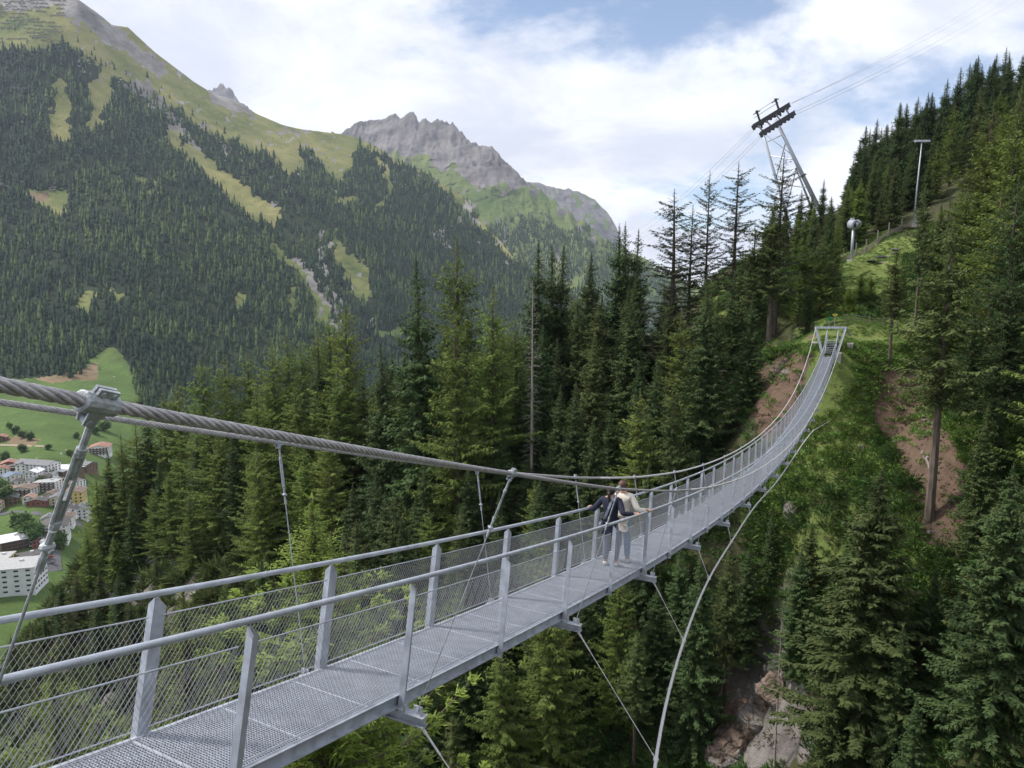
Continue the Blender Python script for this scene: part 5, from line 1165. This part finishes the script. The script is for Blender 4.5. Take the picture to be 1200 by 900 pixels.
house('house', 'house', -20, 560, 18, 16, 10, .3, 'white', 'slate', 'white slate-roofed house just outside the left edge')
EX = [(20,571,11,13,7,.6,'white','dark','small white house with a dark roof between the solar roof and the balcony chalet'),(38,570,10,12,7,.2,'white','slate','slim white house above the balcony chalet'),(54,566,11,13,8,.4,'cream','dark','cream house right under the long grey roof'),(66,569,12,12,8,1.1,'white','slate','white slate-roofed house below the timber hall'),
 (76,574,12,13,8,.4,'white','brown','white brown-roofed house in front of the timber hall'),(90,571,12,14,8,1.2,'white','dark','white house with a dark roof at the right end of the village'),(60,585,11,12,7,.2,'cream','brown','small cream house left of the yellow house'),(36,588,10,11,6,.3,'white','orange','small white house with a faded roof left of the dark red barn'),
 (14,590,12,13,7,.5,'timber','slate','timber house beside the big dark tree at the left edge'),(74,598,11,12,7,.35,'white','slate','little white house between the cream and the pale grey house'),(84,604,11,13,8,.3,'white','dark','white dark-roofed house below the yellow one'),(56,613,10,12,6,.4,'palegrey','slate','small grey house at the right end of the green field'),
 (78,615,12,14,9,.4,'white','brown','white house with a brown roof below the pale grey house'),(30,640,12,12,7,.7,'white','slate','white annex behind the modern dark building'),(84,566,10,11,7,.9,'grey','slate','small grey house next to the timber hall'),(4,556,12,13,8,.4,'white','red','white red-roofed house at the upper left edge of the village')]
for (px, py, a_, b_, h_, rz, wa, ro, lab) in EX: house('house', 'house', px, py, a_, b_, h_, rz, wa, ro, lab, floors=2 if h_ < 8 else 3)
# grass patch, road, car park laid on the ground
def patch(name, pts, m, lift=.06, n=10):
    V = []; Fc = []; A = [vground(*p)+[0,0,lift] for p in pts]; mb = MB(); half = len(A)//2
    L_ = A[:half]; R_ = A[half:][::-1]
    for i in range(half):
        for k in range(n+1): V.append(L_[i]*(1-k/n)+R_[i]*k/n + [0,0,.35])
    for i in range(half-1):
        for k in range(n): q = i*(n+1)+k; Fc.append((q, q+1, q+n+2, q+n+1))
    mb.add(V, Fc); return tag(mb.build(name, m), kind='structure')
M['asphalt'] = mat('asphalt', (.10,.10,.105), .9, 0, .2, .2)
M['gravel_path'] = mat('gravel_track', (.30,.24,.17), .95, 0, .2, .3)
patch('village_road', [(0,600),(20,598),(45,600),(70,604),(96,612),(96,618),(70,609),(45,604),(20,602),(0,605)], M['asphalt'])
patch('car_park', [(30,650),(50,646),(70,644),(72,668),(50,672),(30,676)], M['asphalt'])
patch('meadow_track', [(0,520),(25,522),(50,522),(80,528),(80,530),(50,524.5),(25,524.5),(0,522.5)], M['gravel_path'])
# cars
M['tyre'] = mat('tyre', (.02,.02,.02), .9)
def carmesh():
    mb = MB(); prof = [(-2.1,.35),(-2.15,.8),(-1.9,.95),(-1.25,1.0),(-.75,1.42),(.75,1.45),(1.45,1.0),(2.05,.88),(2.15,.5),(2.1,.35)]
    v = [(x, -.85, z) for x, z in prof]+[(x, .85, z) for x, z in prof]; n_ = len(prof)
    mb.add(v, [tuple(range(n_)), tuple(range(2*n_-1, n_-1, -1))]+[(k, k+n_, (k+1)%n_+n_, (k+1)%n_) for k in range(n_)]); return mb.mesh('body')
CARM = carmesh(); WH = MB().tube([(0,-.1,0),(0,.1,0)], .32, 10).mesh('wheel'); WH.materials.append(M['tyre'])
GL = MB().add([(-1.18,-.87,.98),(1.32,-.87,1.0),(.74,-.87,1.38),(-.72,-.87,1.36)], [(0,1,2,3)]).add([(-1.18,.87,.98),(1.32,.87,1.0),(.74,.87,1.38),(-.72,.87,1.36)], [(3,2,1,0)]).mesh('window'); GL.materials.append(M['window'])
for k, (px, py, rz, col, nm) in enumerate([(41,657,.6,(.7,.7,.72),'white car parked nearest the low shop'),(45,656,.6,(.12,.13,.15),'black car parked between two pale ones'),(49,655,.6,(.45,.47,.5),'silver car in the upper parking row'),(54,651,.6,(.7,.7,.7),'white car at the upper corner of the car park'),
      (58,654,.7,(.25,.04,.03),'red car in the car park by the white hotel'),(44,664,.6,(.08,.12,.25),'blue car in the lower parking row'),(52,662,.6,(.65,.65,.66),'pale car in the lower parking row'),(60,660,.7,(.15,.15,.16),'dark grey car at the end of the lower row')]):
    c = vground(px, py); o = empty('parked_car', (c[0], c[1], c[2]+.45), rz, nm, 'car', 'cars parked in the village')
    me = CARM.copy(); me.materials.append(mat('car_paint', col, .3, .2)); put('body', me, None, o)
    for x in (-1.35, 1.35):
        for y in (-.8, .8): q = bpy.data.objects.new('wheel', WH); C.objects.link(q); q.parent = o; q.location = (x, y, .33)
    q = bpy.data.objects.new('window', GL); C.objects.link(q); q.parent = o
# broad trees and bushes around the houses
def crown_mesh(seed, n, r, h, z0):
    rng = np.random.default_rng(seed); T = Tri(); cs = rng.normal(size=(14,3))*[r*.42,r*.42,h*.22]+[0,0,z0+h*.5]; i = rng.integers(0,14,n); d = rng.normal(size=(n,3)); d /= np.linalg.norm(d,axis=1)[:,None]
    o = cs[i]+d*(r*.45)*rng.uniform(.6,1,n)[:,None]; T.quads(sprays(rng, o, d*.6+rng.normal(size=(n,3))*.5, np.full(n,.9), np.full(n,.7), .2)); return T.mesh('crown')
CR = [crown_mesh(700+k, 1300, 3.4, 5.5, 1.2) for k in range(3)]
for m_ in CR: m_.materials.append(M['bush'])
TK = MB().tube([(0,0,-1),(0,0,3.5)], [.35,.2], 7).mesh('trunk'); TK.materials.append(M['bark'])
BT = [(12,503,.9,'left one of the bush row on the upper meadow'),(20,508,1.0,'second bush of the row on the upper meadow'),(28,513,1.0,'third bush of the row on the upper meadow'),(36,517,1.1,'right end bush of the row on the upper meadow'),(25,530,1.0,'round bush under the meadow track'),(122,506,1.5,'dark broad tree behind the red-roofed hotel'),(112,508,1.2,'smaller broad tree left behind the red-roofed hotel'),(90,513,.8,'lone bush on the meadow left of the hotel'),(82,534,.8,'bush at the village edge below the meadow'),
      (6,592,1.9,'big dark tree at the left edge of the village'),(1,580,1.6,'dark tree behind the orange roof at the left edge'),(-6,585,1.8,'dark tree cut by the left edge of the view'),(24,621,1.5,'left tree of the clump below the green field'),(31,624,1.6,'middle tree of the clump below the green field'),(38,630,1.6,'right tree of the clump below the green field'),(43,634,1.4,'lowest tree of the clump beside the small red house'),(48,570,1.1,'tree between the white houses in the village centre'),(56,556,1.0,'small tree left of the dark timber hall'),
      (44,638,1.3,'tree behind the low flat-roofed shop'),(70,640,1.4,'tree in front of the big white hotel'),(66,430,1.2,'bush at the foot of the dark forest on the left'),(76,432,1.2,'second bush at the foot of the dark forest'),(6,540,1.2,'tree beside the brick-red house'),(57,526,.7,'small bush on the slope under the cable clamp')]
for k, (px, py, s_, lab) in enumerate(BT):
    c = vground(px, py); o = empty('broadleaf_tree', (c[0], c[1], c[2]), k*1.1, lab, 'tree'); o.scale = (s_*1.25,)*3
    for nm, me in (('trunk', TK), ('crown', CR[k%3])): q = bpy.data.objects.new(nm, me); C.objects.link(q); q.parent = o
# street lamps
for px, py, lab in ((73,541,'white globe street lamp on the meadow above the timber hall'),(135,448,'tiny white lamp at the upper end of the meadow')):
    c = vground(px, py); o = empty('street_lamp', tuple(c), 0, lab, 'street lamp'); put('pole', MB().tube([(0,0,0),(0,0,9)], .12, 6).mesh('pole'), M['galv_rail'], o); put('lamp_head', MB().ball((0,0,9.4), .8, 10, 8).mesh('lamp_head'), M['wall_white'], o)
# ------------------------------------------------------------------ two walkers on the deck
M['skin'] = mat('skin', (.50,.30,.22), .6, 0, .05, 20)
M['navy'] = mat('navy_jacket', (.012,.014,.035), .85, 0, .2, 20, .3, 30)
M['cream'] = mat('cream_fleece', (.72,.66,.57), .95, 0, .08, 30, .4, 60)
M['jeans_dark'] = mat('grey_blue_jeans', (.16,.19,.25), .9, 0, .2, 25)
M['jeans'] = mat('light_jeans', (.20,.29,.42), .9, 0, .2, 25)
M['shoe'] = mat('white_shoes', (.68,.67,.65), .7, 0, .05, 30)
M['hair_dark'] = mat('dark_hair', (.028,.018,.013), .6, 0, .3, 60)
M['hair_brown'] = mat('reddish_brown_hair', (.085,.035,.022), .6, 0, .3, 60)
M['strap'] = mat('grey_bag_fabric', (.26,.29,.36), .9, 0, .2, 30)
M['eye'] = mat('eye', (.05,.04,.035), .3)
def skin(name, chains, material, parent, root=0, sub=2):
    """chains: lists of (x,y,z,r); vertices with the same position are shared"""
    V = []; R = []; E = []; key = {}
    for ch in chains:
        prev = None
        for (x, y, z, r) in ch:
            kk = (round(x,4), round(y,4), round(z,4))
            if kk not in key: key[kk] = len(V); V.append((x,y,z)); R.append(r)
            i = key[kk]
            if prev is not None and prev != i: E.append((prev, i))
            prev = i
    me = bpy.data.meshes.new(name); me.from_pydata(V, E, []); o = put(name, me, material, parent)
    md = o.modifiers.new('Skin', 'SKIN'); md.use_smooth_shade = True
    sv = me.skin_vertices[0].data
    for i, r in enumerate(R): sv[i].radius = (r, r) if not isinstance(r, tuple) else r; sv[i].use_root = (i == root)
    sd_ = o.modifiers.new('Subdivision', 'SUBSURF'); sd_.levels = sub; sd_.render_levels = sub
    return o
def hand(side, w, f, up=1):
    """palm and five fingers closing over a rail that runs along y; w wrist, f forward dir"""
    x, y, z = w; ch = [[(x, y, z, .026), (x+side*.02, y+.02, z+.004, .030), (x+side*.045, y+.03, z-.002, .030)]]
    for k, (dy, ln) in enumerate(((.038,.92),(.014,1.0),(-.010,.95),(-.033,.78))):
        ch.append([(x+side*.045, y+.03, z-.002, .030), (x+side*(.075), y+.03+dy, z-.002, .0115), (x+side*(.075+.026*ln), y+.032+dy, z-.022*ln, .0100), (x+side*(.072+.020*ln), y+.032+dy, z-.052*ln, .0088)])
    ch.append([(x+side*.02, y+.02, z+.004, .030), (x+side*.022, y+.062, z-.012, .0125), (x+side*.040, y+.080, z-.035, .0105)])
    return ch
def person(name, label, s, t, H_, jacket, trousers, hair, lhand, rhand, hair_kind, turn=0.0, hem=.76):
    base = B(s, t, .004); o = empty(name, tuple(base), -TH+turn, label, 'person'); k = H_/1.70
    def q(x, y, z, r): return (x*k, y*k, z*k, r*k)
    pel = q(0,0,.93,.085); sp = q(0,.02,1.08,.085); ch_ = q(0,.03,1.25,.10); up_ = q(0,.02,1.37,.085); nk = q(0,.02,1.455,.052); jaw = q(0,.045,1.52,.062); cr = q(0,.028,1.585,.084); tp = q(0,.02,1.64,.066)
    legs = []; dzf = {}
    for sg, ft in ((-1, .02), (1, .10)):
        gz = (dz(s+ft)-dz(s))*1.0/k
        hip = q(sg*.085,.0,.88,.07); kn = q(sg*.095,.03+ft*.5,.48+gz,.045); an = q(sg*.10,ft-.01,.09+gz,.040); 
        legs.append((sg, hip, kn, an, ft, gz))
    body = [[pel, sp, ch_, up_, nk, jaw, cr, tp], [jaw, q(0,.118,1.545,.016)], [cr, q(-.082,.02,1.56,.018)], [cr, q(.082,.02,1.56,.018)]]
    jk = [[q(0,0,hem,.135), q(0,0,.86,.152), q(0,.005,.95,.146), q(0,.02,1.08,.150), q(0,.03,1.25,.170), q(0,.02,1.385,.118), q(0,.02,1.445,.064)]]
    tr = [[q(0,0,1.02,.115), (pel[0],pel[1],pel[2],.125*k)]]
    for sg, hip, kn, an, ft, gz in legs:
        body.append([pel, hip, kn, an, q(sg*.11,ft+.13,.035+gz,.030)])
        tr.append([(pel[0],pel[1],pel[2],.125*k), (hip[0],hip[1],hip[2],.102*k), q(sg*.090,.02+ft*.3,.68+gz*.5,.082), (kn[0],kn[1],kn[2],.076*k), q(sg*.098,.01+ft*.8,.26+gz,.070), (an[0],an[1],an[2]+.03,.054*k)])
    for sg, hd in ((-1, lhand), (1, rhand)):
        sh = q(sg*.175,.02,1.385,.066); wr = (hd[0], hd[1], hd[2], .026); S = np.array(sh[:3]); Wr = np.array(wr[:3]); d = Wr-S; L = np.linalg.norm(d); U = .30*k; Fo = .265*k
        a = (U*U-Fo*Fo+L*L)/(2*L) if L < U+Fo else L*.53; hgt = math.sqrt(max(0, U*U-a*a)); pole = np.array([sg*.25,-.8,-.55]); pole -= d*(pole@d)/(L*L); pole /= np.linalg.norm(pole)
        el = S+d/L*a+pole*hgt; body.append([up_, sh, (*el, .040*k), wr]); body += hand(sg, hd, 1)
        m1 = (S+el)/2; m2 = (el+Wr)/2
        jk.append([q(0,.02,1.385,.118), (sh[0],sh[1],sh[2],.080*k), (*m1,.068*k), (*el,.060*k), (*m2,.050*k), (*(el+(Wr-el)*.90),.040*k)])
    skin('body', body, M['skin'], o, 0); skin('jacket', jk, M[jacket], o, 1); skin('trousers', tr, M[trousers], o, 0)
    for sg, hip, kn, an, ft, gz in legs:
        z0 = gz*k
        skin('shoe', [[(an[0], an[1]-.05, .042+z0, .042), (an[0], an[1]+.04, .045+z0, .048), (an[0]+sg*.012, an[1]+.14, .035+z0-.01, .043), (an[0]+sg*.016, an[1]+.19, .030+z0-.014, .030)], [(an[0], an[1]+.0, .045+z0, .045),(an[0], an[1]-.005, .11+z0, .046)]], M['shoe'], o, 1)
    mb = MB(); c = (0, .012*k, 1.602*k)
    mb.ball(c, .104*k, 18, 14, (.93,1.05,.98)); hm = mb.mesh('hair'); 
    for v in hm.vertices:                    # clear the face, roughen the outline
        d = v.co-Vector(c)
        if d.y > .035*k and d.z < .045*k: v.co = Vector(c)+d*.70
        if d.z < -.05*k: v.co = Vector(c)+Vector((d.x*.8, d.y*.9, d.z))
        v.co += Vector((math.sin(v.index*12.9)*.004, math.sin(v.index*7.1)*.004, math.sin(v.index*3.3)*.004))
    put('hair', hm, M[hair], o, True)
    if hair_kind == 'tail': skin('ponytail', [[(0,-.085*k,1.60*k,.030),(0,-.125*k,1.56*k,.036),(.005,-.125*k,1.48*k,.034),(.01,-.115*k,1.40*k,.024),(.01,-.11*k,1.34*k,.010)]], M[hair], o, 0)
    for sg in (-1, 1): put('eye', MB().ball((sg*.032*k,.108*k,1.582*k), .012*k, 8, 6).mesh('eye'), M['eye'], o)
    return o, k
RH = 1.150
p1, k1 = person('person', 'person in a dark navy jacket and grey-blue jeans, arms spread to both handrails', 13.05, -.03, 1.68, 'navy', 'jeans_dark', 'hair_dark', (-.46,.14,RH-.015), (.50,.02,RH+.012), 'tail')
p2, k2 = person('person', 'person in a cream fleece and light jeans beyond the one in the navy jacket', 13.55, .04, 1.76, 'cream', 'jeans', 'hair_brown', (-.54,.10,RH), (.45,.22,RH-.01), 'short', 0.0, .83)
# bag slung over the navy jacket: strap across the back, pouch at the left hip
bo = empty('shoulder_bag', tuple(p1.location), -TH, 'grey sling bag strap and pouch worn across the back of the navy jacket', 'bag')
pts = [(.045,.10,1.455),(.075,.03,1.50),(.075,-.06,1.47),(.045,-.125,1.38),(.0,-.135,1.25),(-.06,-.125,1.10),(-.12,-.10,.97),(-.15,-.04,.90)]
mb = MB()
for a, b in zip(pts[:-1], pts[1:]): mb.bar(np.array(a)*k1, np.array(b)*k1, .048, .012, np.cross(np.array(b)-np.array(a), (1,0,.6)))
put('strap', mb.mesh('strap'), M['strap'], bo)
put('pouch', rock_mesh(5, .1, (.5,1.1,.85), 3, .8), M['strap'], bo).location = (-.185*k1, -.02, .86*k1)
print('objects', len(bpy.data.objects))
